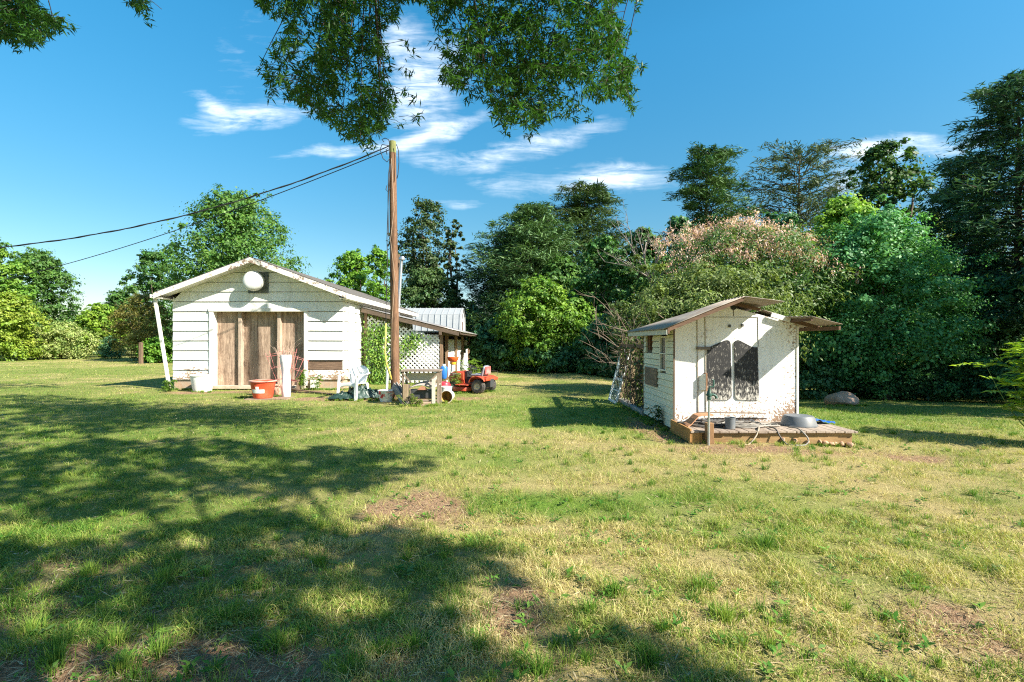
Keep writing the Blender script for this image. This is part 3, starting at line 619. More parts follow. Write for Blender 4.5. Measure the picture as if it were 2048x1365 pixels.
# far woods closing the view
def woods(name, label, pts, h, n, cols, leaf):
    pts = np.array(pts, float); s = rng.uniform(0, len(pts) - 1.001, n // 26); i = s.astype(int); f = (s - i)[:, None]
    c = pts[i] * (1 - f) + pts[i + 1] * f; hh = h * (.55 + .55 * fbm(c[:, 0] * .11, c[:, 1] * .11, 77, 3)); zz = rng.uniform(0, 1, len(c)) ** .8 * hh
    ci = np.repeat(np.arange(len(c)), 26); m_ = len(ci); off = rng.normal(0, 1, (m_, 3)) * [1.1, 1.1, .7]
    Pn = np.stack([c[:, 0], c[:, 1] + rng.normal(0, 1.5, len(c)), zz + gz(c[:, 0], c[:, 1])], 1)[ci] + off; Pn[:, 2] = np.maximum(Pn[:, 2], gz(Pn[:, 0], Pn[:, 1]) + .05)
    o = np_mesh(name, leaf_quads(Pn, off + [0, -.5, .6], leaf * rng.uniform(.6, 1.4, m_), .55), MLEAF, np.repeat(crown_cols(m_, ci, *cols), 4, 0))
    return tag(o, label, 'woods', kind='stuff')
woods('distant_woods', 'far line of green woods behind the left lawn and the garage', [(-150, 66), (-90, 74), (-40, 78), (0, 74), (20, 62)], 7.0, 26000, ((.06, .12, .03), (.12, .19, .05)), .6)
woods('right_woods', 'dim woodland behind the maple and the pines', [(2, 44), (14, 40), (26, 36), (40, 28), (46, 12)], 9.5, 26000, ((.035, .085, .035), (.075, .15, .05)), .45)
# sumac at the right edge
def fronds(name, label, x, y, n, h, col, alt, spread=.5, leaf=.1, group=None, cat='plant'):
    z0 = G(x, y); o = thing(name, label, cat, (x, y, z0), 0, group); mb = MB(); Vs, Cs = [], []
    for i in range(n):
        a_ = rng.uniform(0, 2 * np.pi); r_ = abs(rng.normal(0, spread)); hh = h * rng.uniform(.45, 1)
        tip = Vector((x + r_ * math.cos(a_), y + r_ * math.sin(a_), z0 + hh)); stem = limb((x + .25 * r_ * math.cos(a_), y + .25 * r_ * math.sin(a_), z0 - .03), tip, .08, 5); mb.tube(stem, np.linspace(.008, .003, 5), 4)
        for q_ in range(7):
            b_ = Vector(stem[random.choice([2, 3, 4, 4])]); dd = Vector((rng.normal(0, 1), rng.normal(0, 1), rng.uniform(-.1, .7))).normalized(); L = rng.uniform(.18, .34) * h / 1.2
            for t_ in np.linspace(.25, 1, 6).tolist():
                for sd in (-1, 1):
                    pr = dd.cross(Vector((0, 0, 1))).normalized() * sd; c_ = b_ + dd * L * t_ + pr * leaf * .35 - Vector((0, 0, .08 * t_ * t_))
                    Vs.append(leaf_quads(np.array([c_]), np.array([[rng.normal(0, .3), rng.normal(0, .3), 1]]), np.array([leaf * rng.uniform(.7, 1.2)]), .3, np.array([pr * .8 + dd * .5])))
                    f_ = rng.uniform(0, 1); Cs.append(np.repeat([(np.array(col) * (1 - f_) + np.array(alt) * f_)], 4, 0))
    np_mesh('leaves', np.concatenate(Vs), MLEAF, np.concatenate(Cs), parent=o); mb.build('stems', MSTEM, o, smooth=2); return o
MSTEM = plain('green_stem', (.14, .2, .05), .6)
fronds('sumac_bush', 'bright yellow green sumac cut by the right edge of the photo', 7.9, 7.1, 80, 1.56, (.20, .36, .02), (.38, .50, .06), .34, .14, cat='bush')
# ------------------------------------------------------------------ materials for built things
WHITE = paint('old_white_siding_paint', chip=.54, cs=11, lower=(.25, 1.0, .15), stretch=(1, 1, 2.2))
WTRIM = paint('worn_white_trim', (.74, .72, .66), (.17, .12, .09), chip=.55, cs=9, stretch=(1, 1, 1))
BAREW = wood('bare_grey_brown_wood', (.22, .15, .10), (.075, .05, .035), 2)
BAREWX = wood('bare_board_along', (.24, .16, .11), (.08, .05, .035), 0)
PLY = wood('weathered_plywood_door', (.46, .34, .25), (.09, .052, .034), 2, 1.3)
BLOCK = plain('stained_foundation_block', (.40, .33, .25), .9, .2, 12, (.45, .22, .10), .6, bump=.5)
SHING = plain('dark_roof_shingle', (.12, .115, .11), .9, .3, 30, (.2, .19, .18), .3, bump=.6)
DARKM = plain('dark_metal', (.05, .055, .06), .5, .2, 14, (.12, .08, .05), .3)
GREYM = plain('galvanised_grey', (.50, .52, .54), .38, .15, 7, (.36, .30, .25), .25, metal=.75)
WPLAST = plain('white_plastic', (.78, .79, .78), .35, .05, 10, (.55, .52, .46), .2, bump=.03)

WTRIM2 = paint('flaking_fascia_paint', (.76, .74, .68), (.17, .12, .09), chip=.86, cs=8)
# ------------------------------------------------------------------ white garage
GX0, GX1, GY, GYB = -10.49, -5.22, 15.5, 26.2
AX, AZ, SLP = -7.855, 3.86, .371          # wall apex under the roof
SZ0, SC = .31, .302
garage = thing('garage', 'white clapboard garage with three weathered plywood door panels', 'garage', (AX, GY, 0))
def rakex(z): return max(GX0, AX - (AZ + .055 - z) / SLP), min(GX1, AX + (AZ + .055 - z) / SLP)
DX0, DX1, DZ1 = -9.36, -6.33, 2.47
mb = MB(); bare = MB()
for k in range(13):
    z0, z1 = SZ0 + k * SC, min(SZ0 + (k + 1) * SC, AZ + .045)
    if z0 >= AZ: break
    a0, b0 = rakex(z0); a1, b1 = rakex(z1)
    spans = [(a0, a1, b0, b1)] if z0 >= DZ1 - .05 else [(a0, a1, DX0, DX0), (DX1, DX1, b0, b1)]
    if z0 < DZ1 < z1:                      # the course the door head cuts into
        spans = [(a0, a1, b0, b1)] if z0 > DZ1 - .06 else spans
    for j, (p0, p1, q0, q1) in enumerate(spans):
        tgt = bare if (k == 1 and j == 1) else mb
        yb, yt, yk = GY - .044, GY - .014, GY + .02
        if tgt is bare: yb, yt = GY - .006, GY - .004
        jit = random.uniform(-.006, .006)
        if q0 - p0 > 2.2 and q1 - p1 > 2.2:      # butt joint between two boards
            c_ = random.uniform(p1 + .7, q1 - .7)
            for (e0, e1, f0, f1) in ((p0, p1, c_ - .003, c_ - .003), (c_ + .003, c_ + .003, q0, q1)):
                jit = random.uniform(-.006, .006)
                tgt.add([(e0, yb, z0 + jit), (f0, yb, z0 - jit), (f1, yt, z1 - .016), (e1, yt, z1 - .016), (e0, yk, z0), (f0, yk, z0), (f1, yk, z1 - .016), (e1, yk, z1 - .016)], [(0, 1, 2, 3), (4, 7, 6, 5), (0, 4, 5, 1), (1, 5, 6, 2), (2, 6, 7, 3), (3, 7, 4, 0)])
            continue
        v = [(p0, yb, z0 + jit), (q0, yb, z0 - jit), (q1, yt, z1 - .016), (p1, yt, z1 - .016), (p0, yk, z0), (q0, yk, z0), (q1, yk, z1 - .016), (p1, yk, z1 - .016)]
        tgt.add(v, [(0, 1, 2, 3), (4, 7, 6, 5), (0, 4, 5, 1), (1, 5, 6, 2), (2, 6, 7, 3), (3, 7, 4, 0)])
# side and back walls
for k in range(9):
    z0, z1 = SZ0 + k * SC, min(SZ0 + (k + 1) * SC, 2.86)
    if z0 > 2.8: break
    for (x, s) in ((GX1, 1), (GX0, -1)):
        mb.add([(x + s * .034, GY - .012, z0), (x + s * .034, GYB, z0), (x + s * .008, GYB, z1 - .014), (x + s * .008, GY - .012, z1 - .014), (x - s * .03, GY - .012, z0), (x - s * .03, GYB, z0), (x - s * .03, GYB, z1 - .014), (x - s * .03, GY - .012, z1 - .014)],
               [(0, 1, 2, 3), (4, 7, 6, 5), (0, 4, 5, 1), (1, 5, 6, 2), (2, 6, 7, 3), (3, 7, 4, 0)])
mb.prism([(GX0, GYB, .31), (GX1, GYB, .31), (GX1, GYB, 2.86), (AX, GYB, AZ), (GX0, GYB, 2.86)], (0, .06, 0))
wall = mb.build('wall', WHITE, garage)
sh_ = MB(); lap_dark = plain('lap_shadow_dark', (.10, .085, .07), .9)  # dark backing: gaps between courses show it as the lap shadow lines
sh_.prism([(GX0 + .04, GY + .022, .32), (DX0, GY + .022, .32), (DX0, GY + .022, 2.86), (GX0 + .04, GY + .022, 2.86)], (0, .02, 0)); sh_.prism([(DX1, GY + .022, .32), (GX1 - .04, GY + .022, .32), (GX1 - .04, GY + .022, 2.86), (DX1, GY + .022, 2.86)], (0, .02, 0))
sh_.prism([(GX0 + .04, GY + .022, 2.865), (GX1 - .04, GY + .022, 2.865), (AX, GY + .022, AZ - .02)], (0, .02, 0)); sh_.box(DX0, DX1, GY + .022, GY + .04, 2.45, 2.86)
for x in (GX1 - .032, GX0 + .028): sh_.box(x, x + .006, GY + .05, GYB, .32, 2.86)
sh_.build('lap_shadow_backing', lap_dark, wall)
tag(bare.build('siding_board', BAREWX, wall), 'bare brown board where the white siding is gone', None)
mb = MB()
for (x0, x1, y0, y1) in ((GX0 + .02, DX0 + .05, GY, GY + .2), (DX1 - .02, GX1 - .01, GY + .001, GY + .2), (GX1 - .2, GX1 - .012, GY + .2, GYB), (GX0 + .02, GX0 + .2, GY + .2, GYB)): mb.box(x0, x1, y0, y1, -.25, SZ0 + .01)
mb.build('foundation', BLOCK, garage)
tag(MB().box(-6.22, -5.98, GY - .1, GY - .003, -.02, .30).build('pier_block', paint('limewashed_block', (.72, .70, .64), (.3, .2, .13), .55), garage, bevel=.01), 'white painted block at the door corner', None)
# roof: two slabs, fascia, soffit
RY0, RY1 = GY - .48, GYB + .3
def roofpt(x, up=0): return AZ + .02 - SLP * abs(x - AX) + up
EX0, EX1 = AX - 2.88, AX + 2.88
mb = MB()
for ex in (EX0, EX1):
    mb.prism([(ex, RY0, roofpt(ex, .115)), (AX, RY0, roofpt(AX, .115)), (AX, RY0, roofpt(AX, .15)), (ex, RY0, roofpt(ex, .15))], (0, RY1 - RY0, 0))
for side in (-1, 1):                       # shingle courses as small steps on each slope
    for k in range(19):
        xa = AX + side * (2.88 - k * .15); xb = AX + side * max(0, 2.88 - (k + 1) * .15 - .02)
        mb.prism([(xa, RY0 - .012, roofpt(xa, .152)), (xb, RY0 - .012, roofpt(xb, .152)), (xb, RY0 - .012, roofpt(xb, .156)), (xa, RY0 - .012, roofpt(xa, .166))], (0, RY1 - RY0 + .02, 0))
roof = mb.build('roof', SHING, garage)
mb = MB()
for ex in (EX0, EX1):
    mb.prism([(ex, RY0 - .03, roofpt(ex, -.02)), (AX, RY0 - .03, roofpt(AX, -.02)), (AX, RY0 - .03, roofpt(AX, .135)), (ex, RY0 - .03, roofpt(ex, .135))], (0, .028, 0))
mb.build('fascia', WTRIM2, roof)
mb = MB()
for s, wx in ((-1, GX0), (1, GX1)):
    ex = EX0 if s < 0 else EX1; zz = roofpt(ex, -.0)
    mb.box(min(ex, wx + s * .036), max(ex, wx + s * .036), RY0 + .002, RY1, zz - .03, zz - .01)
    mb.box(ex - (.0 if s > 0 else .025), ex + (.025 if s > 0 else 0), RY0 - .03, RY1, zz - .035, zz + .115)
for ex in (EX0, EX1):
    mb.prism([(ex, RY0, roofpt(ex, .03)), (AX, RY0, roofpt(AX, .03)), (AX, RY0, roofpt(AX, .05)), (ex, RY0, roofpt(ex, .05))], (0, .468, 0))
mb.build('soffit', WTRIM, roof)
gut = MB()
gut.prism([(EX0 - .13, RY0 - .02, 2.80), (EX0 - .03, RY0 - .02, 2.80), (EX0 - .027, RY0 - .02, 2.92), (EX0 - .04, RY0 - .02, 2.92), (EX0 - .045, RY0 - .02, 2.815), (EX0 - .115, RY0 - .02, 2.815), (EX0 - .13, RY0 - .02, 2.9)], (0, RY1 - RY0, 0))
gut.build('gutter', WTRIM, roof)
MB().bar((EX0 - .07, RY0 + .1, 2.83), (GX0 - .05, GY - .12, .05), .085, .07, (0, 1, 0)).build('downspout', WTRIM, garage, bevel=.008)
# door frame, panels, posts
mb = MB(); yf = GY - .062
mb.box(DX0, DX0 + .13, yf, GY + .25, .12, DZ1 - .06); mb.box(DX1 - .1, DX1, yf, GY + .25, .12, DZ1 - .06); mb.box(DX0 - .02, DX1 + .02, yf - .012, GY + .25, DZ1 - .06, DZ1 + .05)
mb.build('door_frame', WTRIM, garage, bevel=.006)
def px2x(z1px, y): return ((300 + z1px / 4.267) - 1024) / 1000 * y
yL, yM = GY + .16, GY + .235
xa, xb, xc, xd = DX0 + .13, px2x(765, 15.6), px2x(1098, 15.6), DX1 - .1
for (x0, x1, y) in ((xa, xb, yL), (xb, xc, yM), (xc, xd, yL)): MB().box(x0 + .003, x1 - .003, y, y + .03, .12, DZ1 - .05).build('door_panel', PLY, garage)
for x in (xb, xc): MB().box(x - .025, x + .075, yL - .1, yM + .05, .122, DZ1 - .058).build('door_post', wood('pale_door_post_wood', (.50, .40, .31), (.25, .18, .13), 2), garage, bevel=.005)
MB().box(DX0 + .1, DX1 - .05, GY - .08, GY + .3, .02, .118).build('sill', plain('worn_threshold', (.50, .42, .33), .9, .2, 9, (.3, .2, .12), .4), garage, bevel=.01)
MB().box(DX0 + .1, DX1 - .1, GY + .29, GY + .33, .1, DZ1).build('door_back', DARKM, garage)
# round vent hood on its dark plate
vz, vx = 3.31, -7.82
vent = MB().box(vx - .34, vx + .30, GY - .05, GY - .036, vz - .33, vz + .33).build('vent_plate', plain('dark_vent_plate', (.10, .115, .115), .6, .3, 12, (.3, .3, .29), .4), garage, bevel=.006)
MB().lathe([(.0, .39), (.17, .388), (.24, .375), (.285, .345), (.30, .30), (.30, .20), (.285, .14), (.22, .05), (.21, 0)], (vx - .03, GY - .05, vz), (-.06, -1, .06), 40).build('vent_hood', plain('hood_white', (.66, .67, .66), .45, .1, 4, (.45, .44, .42), .3, bump=.04), garage, smooth=True)
# meter conduit in the corner of the right hand wall
MB().box(GX1 + .036, GX1 + .10, GY + .35, GY + .75, .3, 2.6).build('corner_board', paint('corner_white', (.74, .75, .74), chip=.2), garage)

# ------------------------------------------------------------------ lean-to with lattice
LX0, LX1, LY0, LY1 = -5.06, -2.44, 17.3, 28.2
POSTW = wood('brown_post_wood', (.30, .20, .13), (.12, .075, .05), 2)
TINU = plain('rusty_tin_underside', (.28, .22, .18), .7, .35, 5, (.36, .19, .10), .6, metal=.3)
TINL = plain('old_tin_roof', (.42, .41, .40), .5, .2, 6, (.30, .19, .12), .45, metal=.5)
lean = thing('lean_to', 'lattice walled lean-to with brown posts against the garage side', 'lean-to', (LX1, LY0, 0))
def ltz(x): return 2.60 - .245 * (x + 5.15)
def corr(x0, x1, zf, y0, y1, nv, amp=.018, ns=1, horiz=True, pitch=.14):
    """corrugated sheet; ridges run down the slope (across y)"""
    b = MB(); ny = max(8, int((y1 - y0) / pitch * 4))
    b.grid(lambda u_, v_: (x0 + (x1 - x0) * u_, y0 + (y1 - y0) * v_, zf(x0 + (x1 - x0) * u_, y0 + (y1 - y0) * v_) + amp * math.sin(2 * math.pi * v_ * (y1 - y0) / pitch)), nv, ny)
    return b
corr(-5.16, -1.68, lambda x, y: ltz(x) + .06, LY0 - .3, LY1 + .4, 4).build('roof', TINL, lean, thick=.006, smooth=2)
mb = MB()
for y in (LY0 - .26, LY0 + 2.6, LY0 + 5.3, LY0 + 8.0, LY1): mb.bar((-5.13, y, ltz(-5.13) - .04), (-1.80, y, ltz(-1.80) - .04), .045, .13)
mb.bar((LX1, LY0 - .3, ltz(LX1) - .17), (LX1, LY1 + .3, ltz(LX1) - .17), .09, .12); mb.bar((-1.75, LY0 - .3, ltz(-1.75) - .0), (-1.75, LY1 + .3, ltz(-1.75) - .0), .03, .08)
mb.build('rafters', wood('rafter_wood', (.15, .11, .08), (.06, .045, .035), 0), lean)
for y in (LY0, LY0 + 1.4, LY0 + 4.5, LY0 + 7.4, LY1): MB().box(LX1 - .055, LX1 + .055, y - .055, y + .055, -.1, ltz(LX1) - .2).build('post', POSTW, lean, bevel=.008)
MB().box(-5.10, -5.0, LY0 - .05, LY0 + .05, -.1, ltz(-5.05) - .1).build('post', POSTW, lean, bevel=.008)
LATW = paint('white_lattice_paint', (.80, .80, .78), chip=.12)
def clip_line(poly, c, s):
    """where the 45 degree line through offset c crosses a convex polygon (x, z); s = +1 or -1"""
    pts = []
    for i in range(len(poly)):
        (x1, z1), (x2, z2) = poly[i], poly[(i + 1) % len(poly)]; f1, f2 = z1 - s * x1 - c, z2 - s * x2 - c
        if f1 * f2 < 0: k = f1 / (f1 - f2); pts.append((x1 + (x2 - x1) * k, z1 + (z2 - z1) * k))
    return pts if len(pts) == 2 else None
def lattice(poly, pitch, w, put):
    for s, lay in ((1, 0), (-1, 1)):
        cs = [z - s * x for x, z in poly]; c = min(cs) + pitch * .3
        while c < max(cs):
            q_ = clip_line(poly, c, s)
            if q_ and abs(q_[0][0] - q_[1][0]) > .02: put(q_[0], q_[1], w, lay)
            c += pitch
mb = MB()
lattice([(-5.0, .06), (LX1 - .06, .06), (LX1 - .06, ltz(LX1) - .32), (-5.0, ltz(-5.0) - .22)], .156, .052, lambda a_, b_, w, l: mb.bar((a_[0], LY0 - .02 - .013 * l, a_[1]), (b_[0], LY0 - .02 - .013 * l, b_[1]), .010, w, (0, 0, 1)))
mb.build('lattice_panel', LATW, lean)
mb = MB()
lattice([(LY0 + 1.5, .06), (LY1, .06), (LY1, 1.55), (LY0 + 1.5, 1.55)], .17, .045, lambda a_, b_, w, l: mb.bar((LX1 - .07 - .013 * l, a_[0], a_[1]), (LX1 - .07 - .013 * l, b_[0], b_[1]), .010, w, (0, 0, 1)))
tag(mb.build('lattice_panel', LATW, lean), 'lattice panel along the open side between the posts', None)
MB().box(-3.25, -2.55, LY0 + .06, LY0 + .075, .72, 1.72).build('backing_sheet', paint('white_backing', (.80, .81, .80), chip=.2), lean)
MB().box(-5.0, -2.6, LY1 - .1, LY1, .1, 2.0).build('back_panel', wood('dark_back_boards', (.10, .075, .055), (.04, .03, .025), 2), lean)
MB().box(-4.9, -2.62, LY0 + .7, LY0 + .74, .1, 1.75).build('inner_panel', wood('dark_inner_boards', (.09, .07, .055), (.035, .028, .024), 2), lean)
# vine on the lattice
vine = thing('climbing_vine', 'leafy green vine climbing the left half of the white lattice', 'vine', (-4.4, LY0 - .12, 0)); mb = MB(); Vs, Cs, N_ = [], [], 0
for i in range(26):
    x_ = random.uniform(-5.05, -4.3); top_ = random.uniform(.9, 2.25)
    pts = [(x_ + .08 * math.sin(3 * t_ + i) + random.uniform(-.03, .03), LY0 - .1 + random.uniform(-.05, .02), t_ * top_) for t_ in np.linspace(0, 1, 9).tolist()]; mb.tube(pts, np.linspace(.009, .003, 9), 4)
for (cx_, cz_, rx_, rz_, n_) in [(-4.6, .55, .42, .6, 680), (-4.65, 1.15, .45, .55, 500), (-4.5, 1.75, .5, .38, 400), (-4.95, 1.45, .2, .7, 150), (-3.55, 1.35, .42, .28, 200), (-3.35, 1.62, .3, .16, 90), (-3.85, .75, .25, .6, 90), (-4.55, .2, .3, .2, 150)]:
    a_ = rng.normal(0, .55, (n_, 3)) * [rx_, .09, rz_] + [cx_, LY0 - .14, cz_]; a_[:, 2] = np.maximum(a_[:, 2], .03)
    Vs.append(leaf_quads(a_, np.array([.2, -.8, .5]) + rng.normal(0, .5, (n_, 3)), rng.uniform(.06, .12, n_), .5, np.array([0, -.2, -1]) + rng.normal(0, .5, (n_, 3))))
    Cs.append(np.repeat(np.array([[.10, .23, .03], [.18, .32, .045], [.27, .40, .07], [.07, .16, .025]])[rng.integers(0, 4, n_)] * rng.uniform(.8, 1.2, (n_, 1)), 4, 0))
np_mesh('leaves', np.concatenate(Vs), MLEAF, np.concatenate(Cs), parent=vine); mb.build('stems', MSTEM, vine, smooth=2)

# metal barn behind
TIN = plain('barn_galvanised', (.34, .36, .37), .55, .10, 4, metal=.15, bump=.03)
barn = thing('metal_barn', 'grey metal gambrel barn behind the garage and lean-to', 'barn', (-4.6, 31, G(-4.6, 31)))
bx0, bx1, by0, by1 = -6.9, -3.12, 30, 32.9; ym = (by0 + by1) / 2
prof = [(by0, .1), (by0, 2.15), (by0 + .28, 3.08), (ym, 3.48), (by1 - .28, 3.08), (by1, 2.15), (by1, .1)]
mb = MB(); mb.prism([(bx1, y, z) for y, z in prof], (-.05, 0, 0)); mb.prism([(bx0, y, z) for y, z in prof], (.05, 0, 0)); mb.box(bx0, bx1, by0 + .02, by0 + .06, .1, 2.15); mb.box(bx0, bx1, by1 - .06, by1, .1, 2.15)
mb.build('wall', paint('barn_white', (.76, .78, .80), chip=.08), barn)
mb = MB()
for (ya, za), (yb, zb_) in (((by0 - .06, 2.1), (by0 + .25, 3.1)), ((by0 + .24, 3.09), (ym, 3.54)), ((ym, 3.54), (by1 - .24, 3.09)), ((by1 - .25, 3.1), (by1 + .06, 2.1))):
    mb.prism([(bx0 - .08, ya, za), (bx0 - .08, yb, zb_), (bx0 - .08, yb, zb_ + .03), (bx0 - .08, ya, za + .03)], (bx1 - bx0 + .16, 0, 0))
    for k in range(11):
        x = bx0 + .02 + k * (bx1 - bx0 - .04) / 10; n_ = Vector((0, -(zb_ - za), yb - ya)).normalized() * .035
        mb.bar((x, ya + n_.y, za + n_.z + .0), (x, yb + n_.y, zb_ + n_.z), .05, .03, n_)
mb.build('roof', TIN, barn)
MB().box(bx1, bx1 + .02, ym - .28, ym + .28, 1.6, 2.7).build('loft_door', wood('barn_door_brown', (.16, .11, .09), (.08, .06, .05), 2), barn)
MB().box(bx1, bx1 + .02, ym - .14, ym + .14, 2.9, 3.2).build('vent', DARKM, barn)

# ------------------------------------------------------------------ pole, wires, mast
POLEW = wood('pole_wood', (.24, .135, .08), (.045, .028, .02), 2, 1.5)
pb, pt = P(791, 800, 12.8), P(785, 284, 12.8)
pole = thing('utility_pole', 'bare brown wooden pole standing before the lattice', 'pole', (pb.x, pb.y, 0))
MB().tube([Vector((pb.x, pb.y, -.3)), pb.lerp(pt, .3), pb.lerp(pt, .6), pb.lerp(pt, .955)], [.118, .108, .097, .087], 18).build('shaft', POLEW, pole, smooth=True)
MB().tube([pb.lerp(pt, .955), pb.lerp(pt, 1)], [.0885, .085], 18).build('pole_top', wood('mossy_pole_top', (.24, .26, .10), (.12, .12, .05), 2), pole, smooth=True)
CABLE = plain('black_cable', (.022, .024, .028), .55, .2, 20)
mb = MB()
def pc(px, py, d=12.67): return P(px, py, d)
for pl_ in ([(781, 330), (778, 372), (776, 420), (774, 480), (775, 520), (772, 620), (772, 690)], [(780, 328), (777, 350), (776, 400), (777, 470), (780, 482), (782, 560)], [(779, 318), (774, 325), (766, 318), (760, 300), (764, 290), (777, 292)],
            [(768, 285), (764, 280), (770, 277), (777, 280), (780, 290)], [(793, 290), (797, 302), (798, 325), (796, 350), (794, 358)], [(774, 372), (772, 380), (776, 385), (780, 378), (776, 370)], [(774, 310), (772, 300), (778, 296), (780, 312)]):
    mb.tube([pc(*q_) for q_ in pl_], .011, 5)
mb.build('cables', CABLE, pole, smooth=2)
MB().tube([P(783, 318, 12.66), P(788, 420, 12.66), P(781, 480, 12.66), P(790, 560, 12.66), P(784, 640, 12.66), P(783, 720, 12.66)], .006, 4).build('ground_wire', plain('tan_wire', (.38, .28, .2), .6), pole, smooth=2)
MB().box(pb.x - .13, pb.x - .1, pb.y - .05, pb.y + .1, 1.0, 1.35).build('meter_box', plain('meter_grey', (.30, .34, .38), .5), pole, bevel=.01)
def cat_wire(name, label, a_, b_, sag, r, twist=0):
    pts = [a_.lerp(b_, t_) - Vector((0, 0, sag * 4 * t_ * (1 - t_))) for t_ in np.linspace(0, 1, 60).tolist()]
    mb = MB(); mb.tube(pts, r, 6)
    if twist:
        for ph in (0, 2.1):
            mb.tube([p_ + Vector((0, math.cos(i * 1.1 + ph), math.sin(i * 1.1 + ph))) * r * 1.25 for i, p_ in enumerate(pts)], r * .8, 5)
    o = mb.build(name, CABLE, None, smooth=2); return tag(o, label, 'cable', 'cables strung left from the pole')
cat_wire('power_cable', 'upper black twisted cable running from the pole to the left photo edge', P(781, 292, 12.8), P(-420, 500, 12.4), .95, .0115, 1)
cat_wire('power_cable', 'lower black cable that fades out before the trees at far left', P(780, 300, 12.8), P(-70, 577, 20), .36, .0115)
mast = thing('service_mast', 'grey metal conduit mast with weather cap behind the pole', 'mast', (-5.06, 22.2, 2.0))
MB().tube([P(794, 660, 22.2), P(797, 620, 22.2), P(803, 522, 22.2)], .066, 12).build('pipe', GREYM, mast, smooth=True)
MB().lathe([(.13, -.02), (.14, .04), (.10, .12), (0, .15)], P(804, 520, 22.2), (.1, 0, 1), 16).build('weather_cap', GREYM, mast, smooth=True)
MB().bar(P(797, 640, 22.5), P(797, 510, 22.5), .11, .11, (0, 1, 0)).build('backing_post', BAREW, mast)

# ------------------------------------------------------------------ things along the garage front
def tub(name, label, cat, c, r0, r1, h, mat, rim=.02, group=None, parts=None):
    o = thing(name, label, cat, c, 0, group)
    MB().lathe([(0, .004), (r0 * .98, .004), (r0, .02), (r1, h), (r1 + rim, h), (r1 + rim, h + .025), (r1 - .012, h + .025), (r0 - .01, .05), (0, .05)], c, n=36).build('body', mat, o, smooth=True); return o
c = P(405, 781, 15.05); c.z = G(c.x, c.y)
tub('planter_pot', 'big white round plastic planter left of the garage doors', 'planter', c, .25, .325, .47, WPLAST)
ORANGE = plain('faded_orange_red_plastic', (.58, .075, .03), .45, .12, 6, (.60, .22, .13), .25, bump=.04)
c = P(526, 793, 13.05); c.z = G(c.x, c.y) + .03
rt = tub('plastic_tub', 'orange red plastic tub with pale T shaped label before the doors', 'tub', c, .235, .305, .42, ORANGE, .025)
MB().lathe([(.322, .425), (.334, .43), (.334, .452), (.302, .456), (.302, .43)], c, n=36).build('rim', plain('sun_bleached_rim', (.66, .36, .30), .5, .15, 8), rt, smooth=True)
mb = MB()
def on_tub(a_, hh): r_ = .235 + (.305 - .235) * hh / .42 + .004; return (c.x + r_ * math.sin(a_), c.y - r_ * math.cos(a_), c.z + hh)
for (a0, a1, h0, h1) in ((-.62, .58, .14, .235), (-.2, .1, .235, .31)): mb.grid(lambda u_, v_: on_tub(a0 + (a1 - a0) * u_, h0 + (h1 - h0) * v_), 10, 2)
mb.build('label', plain('white_label', (.80, .79, .76), .6, .05), rt, thick=.003)
st = MB(); cx_, cy_ = c.x + .1, c.y
st.box(c.x - .35, c.x + .75, c.y - .28, c.y + .3, c.z - .05, c.z - .004); tag(st.build('wooden_pallet_board', wood('tray_wood', (.34, .25, .18), (.14, .09, .06), 0), None, bevel=.006), 'flat low board under the orange tub', 'board')
c = P(557, 786, 14.1); c.z = G(c.x, c.y)
po = thing('clay_pot', 'pale pink clay pot half hidden behind the white column', 'pot', c); MB().lathe([(0, .004), (.11, .004), (.155, .10), (.165, .18), (.15, .25), (.175, .255), (.175, .285), (.14, .285), (.13, .2), (0, .2)], c, n=28).build('body', plain('pale_clay', (.60, .37, .28), .8, .12, 8), po, smooth=True)
c = P(572, 797, 13.4); c.z = G(c.x, c.y)
wc = thing('plastic_column', 'waist high lumpy white column standing before the right door panel', 'column', c)
mb = MB(); mb.lathe([(.0, .003), (.112, .003), (.114, .1), (.106, .3), (.104, .5), (.112, .72), (.13, .9), (.14, 1.05), (.134, 1.12), (.11, 1.125), (.10, 1.0), (0, 1.0)], c, n=22)
mb.v = [(x + .012 * math.sin(z * 9 + y * 20) + .05 * (.6 - (z - c.z)) * .35, y + .01 * math.sin(z * 7 + x * 15), z) for x, y, z in mb.v]
mb.build('body', paint('white_column_skin', (.80, .80, .80), (.5, .42, .4), chip=.45), wc, smooth=True)
cage_red = plain('red_coated_wire', (.52, .13, .12), .5, .2, 20, (.6, .42, .38), .5)
tc_ = P(571, 782, 13.9); tcage = thing('tomato_cage', 'tangled red wire tomato cages leaning behind the white column', 'plant cage', (tc_.x, tc_.y, G(tc_.x, tc_.y))); mb = MB()
for (dx_, tilt, s_) in ((-.1, -.25, 1), (.12, .35, .9), (.0, .05, 1.05)):
    base = Vector((tc_.x + dx_, tc_.y, .2)); axd = Vector((tilt, .05, 1)).normalized(); X_ = axd.cross(Vector((0, 1, 0))).normalized(); Y_ = axd.cross(X_)
    for hh, rr_ in ((.25, .12), (.6, .17), (.95, .22)):
        mb.tube([base + axd * hh * s_ + rr_ * s_ * (math.cos(a_) * X_ + math.sin(a_) * Y_) for a_ in np.linspace(0, 2 * np.pi, 18).tolist()], .0045, 4)
    for a_ in (0, 1.57, 3.14, 4.71): mb.tube([base + .06 * (math.cos(a_) * X_ + math.sin(a_) * Y_), base + axd * 1.05 * s_ + .24 * (math.cos(a_) * X_ + math.sin(a_) * Y_)], .0045, 4)
mb.build('wires', cage_red, tcage, smooth=2)
bs_ = thing('dry_stems', 'bundle of pale dry stems standing in the white column', 'stems', (c.x, c.y, c.z + 1.0)); mb = MB()
